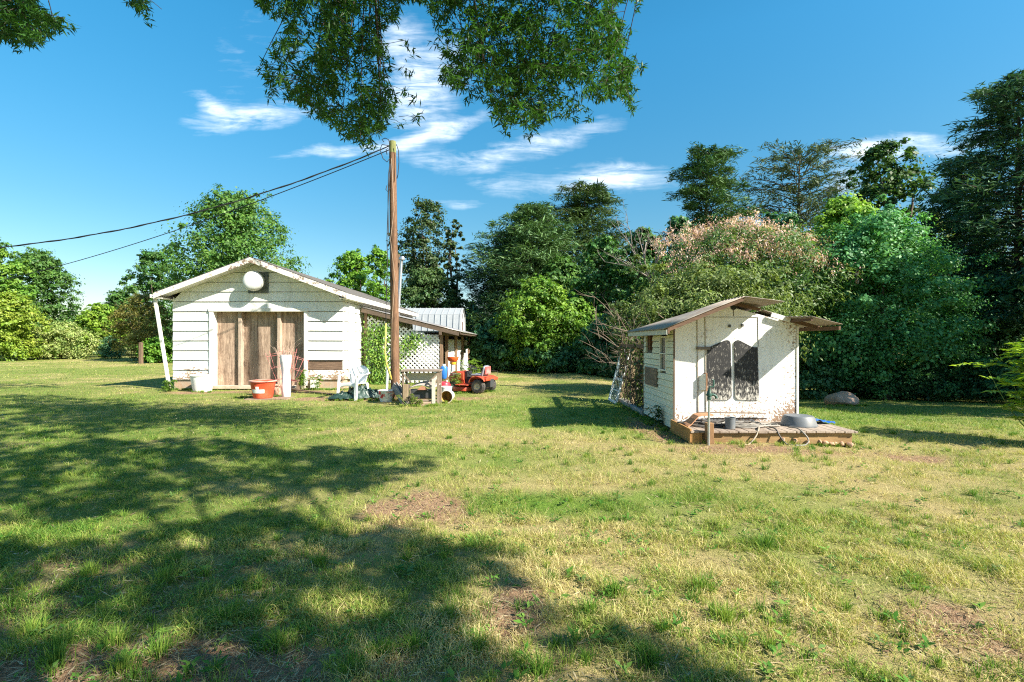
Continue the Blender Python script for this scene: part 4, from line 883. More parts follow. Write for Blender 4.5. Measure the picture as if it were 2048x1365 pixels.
for i in range(22): twig((c.x + random.gauss(0, .05), c.y + random.gauss(0, .05), c.z + .9), (random.gauss(0, .45), random.gauss(0, .3), 1), random.uniform(.3, .55), .006, 1)
mb.build('stems', wood('pale_dry_stem', (.52, .40, .32), (.3, .2, .15), 2), bs_, smooth=2)
c = P(588, 772, 15.0); stl = thing('step_stool', 'small brown wooden stool against the right door panel', 'stool', (c.x, c.y, G(c.x, c.y))); z0 = G(c.x, c.y)
MB().box(c.x - .17, c.x + .17, c.y - .12, c.y + .12, z0 + .30, z0 + .335).build('top', BAREWX, stl, bevel=.005)
for dx_ in (-.15, .12): MB().box(c.x + dx_, c.x + dx_ + .03, c.y - .11, c.y + .11, z0 - .02, z0 + .299).build('leg', BAREW, stl)
pk = MB().bar((-6.45, 14.6, G(-6.45, 14.6) + .10), (-4.9, 13.75, G(-4.9, 13.75) + .02), .09, .025); tag(pk.build('loose_plank', BAREWX, None, bevel=.004), 'grey plank lying askew on the dirt before the white block', 'plank')
MB_ = None
fronds('tall_weed', 'upright leafy weed beside the white painted block', spot(604, 15.1), 15.1, 7, .62, (.11, .22, .02), (.22, .34, .05), .06, .07, cat='weed')
fronds('tall_weed', 'thin weed before the foundation right of the white block', spot(636, 15.1), 15.1, 5, .50, (.11, .22, .02), (.22, .34, .05), .08, .07, cat='weed')
fronds('tall_weed', 'weed clump at the left corner of the garage', spot(338, 15.0), 15.0, 9, .36, (.08, .18, .02), (.18, .3, .05), .22, .07, cat='weed')

# white resin armchair, turned a little to the left
def armchair():
    c = P(707, 793, 12.95); o = thing('resin_armchair', 'white moulded plastic armchair at the garage corner', 'chair', (c.x, c.y, G(c.x, c.y)), R(-18))
    W = .5
    MB().grid(lambda u_, v_: ((u_ - .5) * W, -.24 + .46 * v_, .40 + .03 * (1 - v_) - .02 * math.sin(math.pi * u_) - .03 * max(0, .15 - v_) * 6), 10, 10).build('seat', WPLAST, o, w=False, thick=.012, smooth=2)
    def bk(u_, v_):
        a_ = (u_ - .5) * 2; top = .86 - .13 * abs(a_) ** 2.4; z = .40 + (top - .40) * v_
        return (a_ * (.235 + .06 * v_), .22 + .12 * v_ - .10 * a_ * a_ * (.4 + .6 * v_), z)
    MB().grid(bk, 36, 30, skip=lambda i, j: 6 < i < 29 and 5 < j < 25 and j % 4 == 1 and (i + (j // 4 % 2) * 2) % 4 == 0).build('backrest', WPLAST, o, w=False, thick=.012, smooth=2)
    for s in (-1, 1):
        def arm(u_, v_): 
            y = -.26 + .56 * u_; wv_ = .035 + .02 * math.sin(math.pi * u_)
            return (s * (.285 + (v_ - .5) * 2 * wv_), y, .655 - .03 * (1 - u_) ** 2 + .06 * max(0, u_ - .75) * 2 - .012 * (2 * v_ - 1) ** 2)
        MB().grid(arm, 12, 4).build('armrest', WPLAST, o, w=False, thick=.014, smooth=2)
        for (y, yb_, zt_) in ((-.22, -.29, .64), (.20, .30, .42)):
            b_ = MB()
            for (ox, oy) in ((0, 0),):
                b_.prism([(s * .30, yb_ - .03, 0), (s * .30, yb_ + .03, 0), (s * .275, y + .05, zt_), (s * .275, y - .05, zt_)], (s * -.02, 0, 0)); b_.prism([(s * .30, yb_ - .03, 0), (s * .30 - s * .06, yb_ - .03, 0), (s * .275 - s * .07, y - .05, zt_ if zt_ < .5 else .42), (s * .275, y - .05, zt_)], (0, .02, 0))
            b_.build('leg', WPLAST, o, w=False, bevel=.006)
    MB().grid(lambda u_, v_: ((u_ - .5) * .52, -.245 + .004 * math.sin(u_ * 3), .43 - v_ * (.075 + .05 * abs(2 * u_ - 1) ** 2)), 12, 3).build('apron', WPLAST, o, w=False, thick=.012, smooth=2)
armchair()
# crumpled green tarp and heap
tp_ = thing('green_tarp', 'crumpled dark green tarp heaped in front of the white chair', 'tarp', (-4.05, 12.9, G(-4.05, 12.9)))
def heap(cx_, cy_, rx, ry, h, s0):
    z0 = G(cx_, cy_)
    def f(u_, v_):
        a_ = u_ * 2 * math.pi; r_ = v_; rr_ = 1 + .22 * math.sin(3 * a_ + s0) + .12 * math.sin(7 * a_ + 2 * s0)
        k = fbm(np.array([u_ * 7 + s0]), np.array([v_ * 5.0]), int(s0 * 10), 3)[0]
        x_, y_ = cx_ + rx * rr_ * r_ * math.cos(a_), cy_ + ry * rr_ * r_ * math.sin(a_)
        return (x_, y_, G(x_, y_) + .012 + h * (1 - r_ ** 2) * (.35 + 1.3 * k) + .07 * abs(math.sin(a_ * 5 + r_ * 9 + s0)) * (1 - r_ * .6) + .04 * abs(math.sin(a_ * 9 - r_ * 14)))
    return MB().grid(f, 40, 12)
TARP = plain('green_tarp_sheet', (.018, .045, .036), .42, .35, 9, (.16, .21, .19), .3, bump=.6, spec=.5)
heap(-3.95, 12.95, .42, .28, .24, .7).build('sheet_fold', TARP, tp_, smooth=2); heap(-4.3, 12.75, .40, .2, .10, 1.9).build('sheet_fold', TARP, tp_, smooth=2); heap(-3.55, 13.05, .30, .2, .13, 3.1).build('sheet_fold', TARP, tp_, smooth=2)
c = P(772, 808, 12.35); c.z = G(c.x, c.y)
bk_ = thing('printed_bucket', 'white bucket with red and green printed pattern left of the pole foot', 'bucket', c)
m, t, p, tc2, _ = new_mat('printed_bucket_skin')
vo = t.n('ShaderNodeTexVoronoi'); t.L.new(t.mapping(tc2, (1, 1, 1.3)), vo.inputs[0]); vo.inputs['Scale'].default_value = 16
cc_ = t.ramp(vo.outputs['Color'], [(.0, (.75, .75, .72)), (.52, (.78, .78, .76)), (.62, (.35, .42, .38)), (.72, (.8, .78, .76)), (.86, (.60, .16, .13)), (.95, (.75, .6, .55))]); t.L.new(cc_, p.inputs['Base Color']); p.inputs['Roughness'].default_value = .5
MB().lathe([(0, .004), (.14, .004), (.145, .02), (.19, .265), (.20, .27), (.2, .29), (.18, .29), (.135, .05), (0, .05)], c, n=30).build('body', m, bk_, smooth=True)
MB().tube([P(759, 790, 12.2), P(760, 784, 12.2), P(764, 786, 12.25), P(766, 790, 12.2), P(762, 797, 12.18)], .03, 8).build('red_grip', plain('red_plastic', (.55, .06, .05), .45), bk_, smooth=True)
yh = MB().tube([P(772, 648, 12.62), P(771, 680, 12.6), P(770, 705, 12.58), P(773, 728, 12.58), P(779, 745, 12.6), P(783, 760, 12.62)], .02, 8); tag(yh.build('yellow_hose', plain('yellow_rubber', (.72, .58, .12), .5, .1), None, smooth=2), 'yellow hose hanging beside the wooden pole', 'hose')
pp_ = MB().tube([P(775, 735, 12.62), P(774, 770, 12.6), P(773, 803, 12.55)], .03, 10); tag(pp_.build('pale_pipe', plain('pale_green_pipe', (.62, .68, .64), .5, .1), None, smooth=True), 'pale pipe leaning upright left of the pole foot', 'pipe')
bd = thing('leaning_boards', 'grey boards leaning against the right side of the pole foot', 'boards', (-2.75, 12.2, 0)); 
for k, (a_, b_, w_) in enumerate([((786, 772, 12.5), (812, 812, 11.6), .16), ((792, 768, 12.6), (816, 806, 11.8), .10), ((798, 770, 12.7), (822, 804, 12.1), .07)]): MB().bar(P(*a_), P(*b_), .03, w_, (.6, -.6, .5)).build('board', wood('grey_board_%d' % k if False else 'grey_board_wood', (.36, .33, .30), (.15, .13, .12), 0), bd, bevel=.004)

# potting bench
bxa, bxb, bya, byb = -2.57, -1.70, 11.65, 12.1; bw = wood('bench_wood', (.30, .235, .18), (.12, .09, .07), 2); bwx = wood('bench_wood_along', (.31, .25, .2), (.12, .09, .07), 0)
bn = thing('potting_bench', 'weathered wooden bench frame with crossed braces right of the pole', 'bench', (-2.13, 11.9, G(-2.13, 11.9))); gz0 = G(-2.13, 11.9)
MB().box(bxa - .02, bxb + .02, bya - .03, byb + .03, gz0 + .79, gz0 + .825).build('top', bwx, bn, bevel=.006)
for x in (bxa, bxb - .05):
    for y in (bya, byb - .05): MB().box(x, x + .05, y, y + .05, gz0 - .03, gz0 + .789).build('leg', bw, bn, bevel=.004)
MB().box(bxa + .05, bxb - .05, bya + .002, bya + .03, gz0 + .10, gz0 + .135).build('rail', bwx, bn); MB().box(bxa + .05, bxb - .05, bya + .3, bya + .32, gz0 + .56, gz0 + .74).build('back_panel', paint('pale_board', (.66, .6, .5), chip=.4), bn)
for a_, b_ in (((bxa + .02, .76), (bxa + .2, .55)), ((bxb - .02, .76), (bxb - .22, .56)), ((bxa + .18, .5), (bxa + .1, .14)), ((bxb - .03, .62), (bxb - .12, .5))): MB().bar((a_[0], bya - .006, gz0 + a_[1]), (b_[0], bya - .006, gz0 + b_[1]), .012, .035, (0, 0, 1)).build('brace', bw, bn)
for k in range(5): MB().bar((bxa + .05 + k * .035, bya - .01, gz0 + .5), (bxa + .06 + k * .04, bya - .01, gz0 + .14), .01, .014).build('slat', bw, bn)
MB().box(bxa + .03, bxa + .15, bya - .03, bya + .01, gz0 + .12, gz0 + .5).build('side_board', wood('tan_board', (.38, .29, .19), (.2, .14, .09), 2), bn, bevel=.004)
tag(MB().box(bxb - .165, bxb - .085, bya - .045, bya - .012, gz0 + .05, gz0 + .62).build('side_board', paint('pale_upright_board', (.56, .52, .44), chip=.6), bn, bevel=.004), 'pale upright board on the bench front', None)
gr = thing('old_grill', 'dark metal grill box with grey slats under the bench', 'grill', (-2.12, 12.0, gz0)); mb = MB()
MB().box(-2.42, -1.86, 11.78, 12.05, gz0 + .14, gz0 + .36).build('firebox', DARKM, gr, bevel=.02)
for k in range(7):
    a0 = .02 * k; mb.tube([(-2.43 + .02 * k + .6 * t_, 11.72 + .045 * k, gz0 + .40 + .02 * k * .6 + .10 * math.sin(math.pi * min(1, t_ * 1.15)) * (.5 + .5 * t_)) for t_ in np.linspace(0, 1, 9).tolist()], .013, 6)
mb.build('slats', plain('grey_slat', (.42, .38, .35), .5, .2, 14), gr, smooth=2)
MB().prism([(-2.22, 11.7, gz0 + .36), (-1.98, 11.7, gz0 + .36), (-2.02, 11.7, gz0 + .42), (-2.12, 11.7, gz0 + .45)], (0, .05, 0)).build('handle_plate', plain('rusty_plate', (.42, .19, .12), .7), gr)
tag(MB().box(-2.40, -1.88, 11.6, 11.75, gz0 - .02, gz0 + .085).build('lumber_block', wood('pinkish_lumber', (.50, .36, .27), (.3, .2, .14), 0), None, bevel=.006), 'pinkish lumber beam on the ground under the bench', 'beam')
fronds('bench_weed', 'ragged weed growing before the bench', -2.28, 11.55, 8, .30, (.12, .2, .03), (.3, .34, .1), .12, .05, cat='weed')
# buckets, fuel can and clutter by the corner post
c = P(892, 790, 12.9); c.z = G(c.x, c.y)
b1 = thing('white_bucket', 'upright white bucket behind the tipped over bucket', 'bucket', c); MB().lathe([(0, .004), (.13, .004), (.15, .30), (.16, .31), (.16, .33), (.14, .33), (.12, .05), (0, .05)], c, n=28).build('body', WPLAST, b1, smooth=True)
c = P(893, 797.5, 12.1); c.z = G(c.x, c.y) + .152
b2 = thing('tipped_bucket', 'dirty white bucket lying on its side, tan mouth facing forward', 'bucket', (c.x, c.y, c.z - .152))
MB().lathe([(.0, .33), (.125, .33), (.143, .02), (.155, .02), (.155, -.01), (.142, -.01)], c, (.12, 1, 0), n=30).build('body', plain('dirty_white_plastic', (.66, .62, .54), .5, .1, 8, (.4, .3, .2), .4), b2, smooth=True)
MB().lathe([(.138, -.004), (.120, .31), (0, .31)], c, (.12, 1, 0), n=30).build('lining', plain('tan_dried_residue', (.48, .30, .07), .8, .3, 10, (.25, .14, .05), .4), b2, smooth=True)
c = P(889, 778, 13.6); c.z = G(c.x, c.y) + .14
fc = thing('fuel_can', 'red plastic fuel can behind the upright bucket', 'fuel can', (c.x, c.y, c.z - .14)); REDP = plain('red_can_plastic', (.60, .04, .06), .4, .1)
MB().lathe([(0, 0), (.15, 0), (.165, .03), (.165, .17), (.14, .23), (.06, .26), (0, .26)], c, n=20).build('body', REDP, fc, smooth=True); MB().lathe([(.03, .25), (.035, .30), (0, .3)], (c.x + .06, c.y, c.z), n=12).build('cap', plain('pale_cap', (.7, .6, .55), .5), fc, smooth=True)
c = P(888, 735, 17.1)
bj = thing('blue_jug', 'blue plastic drum hanging at the lean-to corner post', 'jug', c - Vector((0, 0, .42))); MB().lathe([(0, -.42), (.08, -.40), (.12, -.34), (.125, -.02), (.10, .02), (.06, .03), (0, .03)], c, (.05, 0, 1), n=22).build('body', plain('blue_plastic', (.03, .16, .55), .4, .1), bj, smooth=True); MB().lathe([(.05, .03), (.055, .1), (0, .1)], c, n=12).build('cap', WPLAST, bj, smooth=True)
c = P(906, 716, 17.6)
fd = thing('hanging_feeder', 'red and orange feeder with white base hung between lean-to posts', 'feeder', c - Vector((0, 0, .55))); MB().lathe([(.20, 0), (.205, -.02), (.17, -.12), (.11, -.17), (0, -.17)], c + Vector((0, 0, .02)), n=20).build('hood', plain('red_orange_hood', (.62, .10, .02), .4), fd, smooth=True)
MB().lathe([(.115, -.16), (.10, -.24), (0, -.24)], c, n=16).build('collar', plain('yellow_collar', (.75, .38, .03), .5), fd, smooth=True); MB().lathe([(.075, -.24), (.075, -.5), (.1, -.52), (0, -.54)], c, n=16).build('tube', WPLAST, fd, smooth=True)
MB().tube([c + Vector((0, 0, .02)), c + Vector((0, 0, .55))], .008, 5).build('hanger', DARKM, fd)
wb = thing('white_jug', 'tall white jug standing by the lean-to between the last posts', 'jug', P(930, 742, 20)); MB().lathe([(0, 0), (.13, 0), (.14, .3), (.08, .5), (.05, .62), (.05, .7), (0, .7)], P(930, 742, 20), n=18).build('body', WPLAST, wb, smooth=True)

# ------------------------------------------------------------------ red lawn tractor (local x forward, y to its left)
def mower():
    c = P(968, 790, 14.45); o = thing('lawn_tractor', 'red ride-on lawn tractor with weeds in its engine bay', 'lawn tractor', (c.x, c.y, G(c.x, c.y)), R(155))
    RED = plain('sun_faded_red_paint', (.50, .07, .03), .45, .2, 5, (.50, .20, .13), .4, bump=.03, spec=.5); TYRE = plain('dusty_tyre', (.055, .052, .05), .85, .3, 18, (.16, .13, .10), .4, bump=.5); RIM = plain('cream_rim', (.52, .48, .38), .55, .15, 9, (.3, .22, .15), .4)
    for (x, y, r, w_) in ((0, .37, .215, .19), (0, -.37, .215, .19), (.94, .33, .17, .14), (.94, -.33, .17, .14)):
        wh = MB().lathe([(r * .5, -w_ * .5), (r * .86, -w_ * .5), (r, -w_ * .33), (r, w_ * .33), (r * .86, w_ * .5), (r * .5, w_ * .5)], (x, y, r), (0, 1, 0), 28)
        for k in range(18):
            a_ = k * math.pi / 9; d_ = Vector((math.cos(a_), 0, math.sin(a_)))
            wh.bar(Vector((x, y - w_ * .3, r)) + d_ * r * .995, Vector((x, y + w_ * .3, r)) + Vector((math.cos(a_ + .12), 0, math.sin(a_ + .12))) * r * .995, .022, .016, d_)
        wo_ = wh.build('wheel', TYRE, o, w=False, smooth=True)
        MB().lathe([(0, -w_ * .3), (r * .2, -w_ * .42), (r * .5, -w_ * .36), (r * .56, -w_ * .5), (r * .56, w_ * .5), (r * .5, w_ * .36), (r * .2, w_ * .42), (0, w_ * .3)], (x, y, r), (0, 1, 0), 24).build('rim', RIM, wo_, w=False, smooth=True)
    # hood: rounded box swept forward
    def hood(u_, v_):
        x = .62 + .57 * u_; a_ = math.pi * v_; nose = 1 - .35 * max(0, u_ - .7) ** 2 / .09; wv = .25 * (1 - .25 * max(0, u_ - .75) ** 2 / .0625)
        e = .55; cx2, sz2 = math.copysign(abs(math.cos(a_)) ** e, math.cos(a_)), abs(math.sin(a_)) ** e
        return (x, wv * cx2, .40 + (.27 * nose - .05 * u_ * u_) * sz2)
    b_ = MB().grid(hood, 18, 20); b_.add([hood(1, j / 20) for j in range(21)], [tuple(range(21))]); b_.add([hood(0, j / 20) for j in range(21)], [tuple(range(21))]); hd = b_.build('hood', RED, o, w=False, smooth=True)
    for s in (-1, 1): MB().box(.70, 1.0, s * .248 - .004, s * .248 + .004, .555, .60).build('stripe', plain('cream_stripe', (.74, .62, .52), .5, .05), hd, w=False)
    MB().prism([(.60, -.20, .26), (.85, -.20, .22), (1.14, -.20, .26), (1.16, -.20, .40), (.60, -.20, .40)], (0, .40, 0)).build('side_panel', RED, o, w=False, bevel=.01)
    b_ = MB()
    def fender(u_, v_):
        a_ = math.pi * (.02 + .90 * u_); return (.27 * math.cos(a_) + .01, -.48 + .96 * v_, .30 + .22 * math.sin(a_) ** .7)
    b_.grid(fender, 16, 8); b_.box(-.26, .30, -.30, .30, .44, .50); b_.box(-.29, -.22, -.40, .40, .40, .47); b_.build('fender', RED, o, w=False, thick=.012, smooth=True, bevel=.01)
    MB().box(-.30, 1.08, -.13, .13, .18, .44).build('frame', DARKM, o, w=False, bevel=.01)
    b_ = MB()
    for s in (-1, 1): b_.box(.30, .72, s * .42 - .14, s * .42 + .14, .245, .27)
    b_.box(.30, .62, -.28, .28, .26, .29); b_.build('footboard', RED, o, w=False, bevel=.006)
    def deck(u_, v_):
        a_ = 2 * math.pi * u_; r_ = 1 if v_ < .6 else 1 - (v_ - .6) * 1.2; z = .06 + .12 * min(1, v_ / .6) + .03 * max(0, v_ - .6)
        k = .5; return (.62 + .30 * r_ * math.copysign(abs(math.cos(a_)) ** k, math.cos(a_)), .50 * r_ * math.copysign(abs(math.sin(a_)) ** k, math.sin(a_)), z)
    MB().grid(deck, 32, 8).build('mower_deck', RED, o, w=False, thick=.008, smooth=True)
    se = MB()
    def seat(u_, v_):
        y = (u_ - .5) * .40
        if v_ < .5: x, z = .38 - .40 * (v_ / .5), .545 + .012 * math.cos(u_ * 6.28)
        else: k = (v_ - .5) / .5; x, z = -.02 - .08 * k, .545 + .30 * k - .06 * abs(2 * u_ - 1) ** 4 * k
        return (x, y, z)
    sto = se.grid(seat, 12, 16).build('seat', plain('grey_seat_vinyl', (.26, .28, .32), .5, .15, 9), o, w=False, thick=.06, smooth=True)
    MB().box(-.155, -.125, -.17, .17, .58, .82).build('seat_back_panel', plain('faded_red_vinyl', (.58, .10, .09), .5, .1, 8, (.75, .55, .5), .4), sto, w=False, bevel=.012)
    MB().box(.50, .63, -.16, .16, .40, .66).build('dash', plain('black_dash', (.03, .03, .033), .5), o, w=False, bevel=.015)
    b_ = MB(); ctr = Vector((.44, 0, .78)); ax_ = Vector((-.45, 0, 1)).normalized(); X_ = Vector((0, 1, 0)); Y_ = ax_.cross(X_)
    b_.tube([ctr + .17 * (math.cos(a_) * X_ + math.sin(a_) * Y_) for a_ in np.linspace(0, 2 * np.pi, 25).tolist()], .014, 6); b_.tube([ctr, (.56, 0, .60)], .02, 8)
    for a_ in (.5, 2.6, 4.7): b_.tube([ctr, ctr + .17 * (math.cos(a_) * X_ + math.sin(a_) * Y_)], .009, 5)
    b_.build('steering_wheel', plain('black_wheel', (.025, .025, .028), .5), o, w=False, smooth=2)
    for s in (-.30, .36): MB().tube([(-.12 if s > 0 else -.3, s, .5), (-.10 if s > 0 else -.33, s, .66), (-.10, s, .68)], .008, 5).build('lever', DARKM, o, w=False)
    o.scale = (.92, .92, .92); return o
mower()
fronds('tall_weed', 'tall pale weed growing up through the red lawn tractor', -.98 - .62, 14.45, 10, .62, (.13, .22, .03), (.28, .36, .08), .09, .06, cat='weed')
fronds('tall_weed', 'leafy weed at the rear end of the lean-to behind the tractor seat', -1.35, 16.2, 12, .85, (.13, .24, .02), (.24, .36, .05), .25, .08, cat='weed')
# fence post on the far lawn
c = P(280, 729, 33); fp = MB().prism([(c.x - .1, c.y, G(c.x, c.y) - .2), (c.x + .1, c.y, G(c.x, c.y) - .2), (c.x + .09, c.y, 1.38), (c.x - .03, c.y, 1.42), (c.x - .09, c.y, 1.36)], (0, .18, 0))
tag(fp.build('fence_post', BAREW, None, bevel=.01), 'single brown wooden post on the far lawn by the bushes', 'post')
# ------------------------------------------------------------------ well house
WX0, WX1, WY, WYB = 2.655, 4.69, 8.2, 10.0
WZ0 = .13
well = thing('well_house', 'small white peeling well house with two black door panels', 'shed', (3.67, WY, 0))
WPLY = paint('peeling_white_plywood', (.80, .80, .77), (.20, .13, .085), chip=.66, cs=26, lower=(.05, .75, .14, .62, 1.02, .09))
WSIDE = paint('cream_lap_siding', (.70, .68, .55), (.3, .25, .18), chip=.5, cs=10)
RX = 3.50
def wl(x): return 2.10 - .41 * (RX - x) if x < RX else (2.10 - .22 * (x - RX) if x < 4.1 else 1.968 - .30 * (x - 4.1))     # underside of the roof
mb = MB(); mb.prism([(WX0, WY, WZ0), (WX1, WY, WZ0), (WX1, WY, wl(WX1) - .02), (RX, WY, wl(RX) - .02), (WX0, WY, wl(WX0) - .02)], (0, .02, 0))
wallf = mb.build('front_wall', WPLY, well)
mb = MB(); n = 15; zt_ = wl(WX0) - .03
def sag(x, y): return .13 * min(1, max(0, (y - WY) / 1.9)) * min(1, max(0, (x - 2.3) / 1.2))
def siderun(k, y0, y1, x, s):
    z0 = .06 + k * (zt_ - .06) / n; z1 = .06 + (k + 1) * (zt_ - .06) / n
    z1 -= .011; mb.add([(x - s * .024, y0, z0), (x - s * .024, y1, z0), (x - s * .006, y1, z1), (x - s * .006, y0, z1), (x + s * .02, y0, z0), (x + s * .02, y1, z0), (x + s * .02, y1, z1), (x + s * .02, y0, z1)],
           [(0, 1, 2, 3), (4, 7, 6, 5), (0, 4, 5, 1), (1, 5, 6, 2), (2, 6, 7, 3), (3, 7, 4, 0)])
WIN = (8.56, 8.90, 1.0, 1.56); OPN = (9.40, 9.86, 1.33, zt_ + .1)
for k in range(n):
    z0 = .06 + k * (zt_ - .06) / n; z1 = z0 + (zt_ - .06) / n; cuts = [(WY - .004, WYB)]
    for (a_, b_, c_, d_) in (WIN, OPN):
        if z1 > c_ + .03 and z0 < d_ - .03:
            cuts = [q_ for s_ in cuts for q_ in ((s_[0], min(s_[1], a_)), (max(s_[0], b_), s_[1])) if q_[1] - q_[0] > .02]
    for a_, b_ in cuts: siderun(k, a_, b_, WX0, 1)
sidew = mb.build('side_wall', WSIDE, well)
mb = MB(); mb.box(WX0 + .022, WX0 + .03, WY + .03, WIN[0], .06, zt_); mb.box(WX0 + .022, WX0 + .03, WIN[1], OPN[0], .06, zt_); mb.box(WX0 + .022, WX0 + .03, OPN[0] + .001, WYB - .03, .06, OPN[2]); mb.box(WX0 + .022, WX0 + .03, WIN[0] + .001, WIN[1] - .001, .06, WIN[2]); mb.build('lap_shadow_backing', plain('side_lap_shadow_dark', (.08, .07, .055), .9), sidew)  # dark sheet behind the side courses, shade of the laps put in as colour
mb = MB(); mb.box(WX1 - .03, WX1 - .002, WY + .022, WYB, .05, wl(WX1) - .16); mb.prism([(WX0 + .03, WYB - .02, .05), (WX1 - .03, WYB - .02, .05), (WX1 - .03, WYB - .02, wl(WX1) - .17), (RX, WYB - .02, wl(RX) - .17), (WX0 + .03, WYB - .02, wl(WX0) - .03)], (0, .018, 0)); mb.build('rear_wall', WSIDE, well)
wn = MB(); y0, y1, z0, z1 = WIN
for (a_, b_, c_, d_) in ((y0 - .012, y0 + .012, z0 - .02, z1 + .02), (y1 - .012, y1 + .012, z0 - .02, z1 + .02), (y0 + .012, y1 - .012, z0 - .02, z0 + .006), (y0 + .012, y1 - .012, z1 - .006, z1 + .02), (y0 + .012, y1 - .012, (z0 + z1) / 2 - .008, (z0 + z1) / 2 + .008)): wn.box(WX0 - .03, WX0 + .02, a_, b_, c_, d_)
win = wn.build('window', WTRIM, well)
MB().box(WX0 + .005, WX0 + .01, y0, y1, z0, z1).build('pane', plain('dusty_dark_glass', (.045, .05, .045), .25, .4, 6, (.12, .12, .11), .4, spec=.4), win)
mb = MB(); mb.box(WX0 + .03, WX0 + .05, OPN[0] - .05, OPN[1] + .05, OPN[2] - .05, wl(WX0) - .04); mb.box(WX0 - .006, WX0 + .03, OPN[0] + .2, OPN[0] + .24, OPN[2], wl(WX0) - .05); mb.build('opening_boards', wood('red_brown_boards', (.17, .085, .05), (.07, .04, .03), 2), well)
MB().box(WX0 - .04, WX0 - .022, 9.06, 9.86, .66, 1.0).build('patch_board', wood('worn_patch_board', (.26, .19, .14), (.10, .07, .055), 1), well)
# roof: left slope, short bent sheet right of the ridge, gap, eave sheet
TINF = plain('weathered_tin_sheet', (.33, .30, .26), .85, .25, 7, (.24, .15, .10), .5, metal=0, spec=.1)
RF0, RFB = WY - .64, WYB + .08
roofo = corr(2.30, RX + .02, lambda x, y: wl(x) + .075 - sag(x, y), RF0, RFB, 3, .012, pitch=.11).build('roof', TINF, well, thick=.005, smooth=2)
def sheet(xa, xb, zlift, y0, y1, shift=0, up=.075):
    b_ = MB()
    def f(u_, v_):
        y = y1 + (y0 - y1) * v_; x = xa + (xb - xa) * u_ + shift * (1 - u_ if shift > 0 else u_) * min(1, max(0, (WY - y) / .6))
        return (x, y, wl(x) + up - sag(x, y) + zlift * u_ * v_ ** 1.5 + .010 * math.sin(2 * math.pi * (y - y0) / .11))
    return b_.grid(f, 6, 72)
tag(sheet(RX - .02, 4.12, .06, RF0, RFB - .0).build('roof_sheet', TINF, well, thick=.005, smooth=2), 'bent tin sheet right of the ridge', None)
tag(sheet(4.11, 4.47, .0, WY - .03, RFB, 0, .04).build('roof_sheet', TINF, well, thick=.005, smooth=2), 'tin behind the gap in the front overhang', None)
tag(sheet(4.44, 5.0, .02, RF0, RFB, .08, .035).build('roof_sheet', TINF, well, thick=.005, smooth=2), 'tin eave sheet over the right corner', None)
RAFT = wood('rusty_brown_rafter', (.17, .105, .07), (.07, .045, .032), 0)
mb = MB()
mb.bar((2.36, RF0 + .03, wl(2.36) + .035), (RX, RF0 + .03, wl(RX) + .035), .03, .055); mb.bar((RX, WY - .03, wl(RX) + .035), (4.06, WY - .03, wl(4.06) + .035), .03, .05); mb.bar((4.52, WY - .05, wl(4.52) + .02), (5.0, WY - .05, wl(5.0) + .02), .03, .08)
mb.bar((RX, RF0 + .02, wl(RX) + .042), (RX, RFB, wl(RX) - .09), .04, .045); mb.bar((2.37, RF0, wl(2.37) + .02), (2.37, RFB, wl(2.37) + .02), .03, .09); mb.bar((4.97, RF0 + .02, wl(4.97) - .01), (4.97, RFB, wl(4.97) - .01), .03, .06); mb.bar((4.55, RF0 + .02, wl(4.55) - .005), (4.55, WY - .02, wl(4.55) - .005), .03, .04)
mb.build('rafters', RAFT, roofo)
mb = MB(); MB().bar((4.22, WY - .06, wl(4.22) - .0), (4.53, WY - .06, wl(4.53) - .0), .02, .075).build('fascia', WTRIM, roofo); MB().bar((2.345, RF0 + .005, wl(2.34) + .01), (2.345, RFB, wl(2.34) + .01), .014, .075).build('fascia', paint('grey_eave_board', (.5, .5, .46), chip=.5), roofo)
# front wall fittings
def wf(zx, zy, y=WY): px, py = 1330 + zx / 4.015, 570 + zy / 4.015; q_ = P(px, py, y); return (q_.x, q_.z)
yF = WY - .004
MB().lathe([(.052, 0), (.052, .016), (.044, .02)], (*wf(550, 180)[:1], WY + .01, wf(550, 180)[1]), (0, -1, 0), 24).build('vent_ring', DARKM, wallf, smooth=True); MB().lathe([(0, 0), (.05, 0)], (wf(550, 180)[0], WY - .006, wf(550, 180)[1]), (0, -1, 0), 24).build('vent_hole', plain('dark_hole', (.02, .025, .025), .9), wallf)
mb = MB()
def strip(a_, b_, w_, th=.012): 
    (xa, za), (xb, zb_) = wf(*a_), wf(*b_); mb.bar((xa, yF - th / 2 + .002, za), (xb, yF - th / 2 + .002, zb_), th, w_, (0, 0, 1) if abs(xa - xb) > abs(za - zb_) else (1, 0, 0))
GAPD = plain('dark_seam', (.09, .07, .055), .9)
for s_ in (((250, 262), (738, 262), .006), ((743, 262), (748, 500), .007), ((550, 190), (550, 255), .008), ((338, 1074), (815, 1074), .016)): strip(*s_, th=.005)
mb.build('seams', GAPD, wallf)
mb = MB(); strip((256, 262), (266, 1052), .014); strip((320, 266), (330, 1052), .012); mb.build('battens', wood('grey_batten', (.52, .47, .40), (.24, .19, .15), 2), wallf)
mb = MB(); xl, zl = wf(250, 512); xr, _ = wf(355, 512); mb.box(xl, xr, WY - .05, WY - .005, zl - .022, zl + .026); mb.build('latch_board', wood('grey_latch_board', (.22, .19, .16), (.10, .08, .07), 0), wallf, bevel=.004)
BLK = None
m, t, p, tc3, _ = new_mat('worn_black_paint')
wv = t.noise(t.mapping(tc3, (26, 26, 6.5)), 1.5, 7, .75, 1.6); wr = t.n('ShaderNodeTexWave', wave_type='RINGS'); t.L.new(t.mapping(tc3, (5, 5, 1.6)), wr.inputs[0]); wr.inputs['Scale'].default_value = 1.6; wr.inputs['Distortion'].default_value = 9; wr.inputs['Detail'].default_value = 3
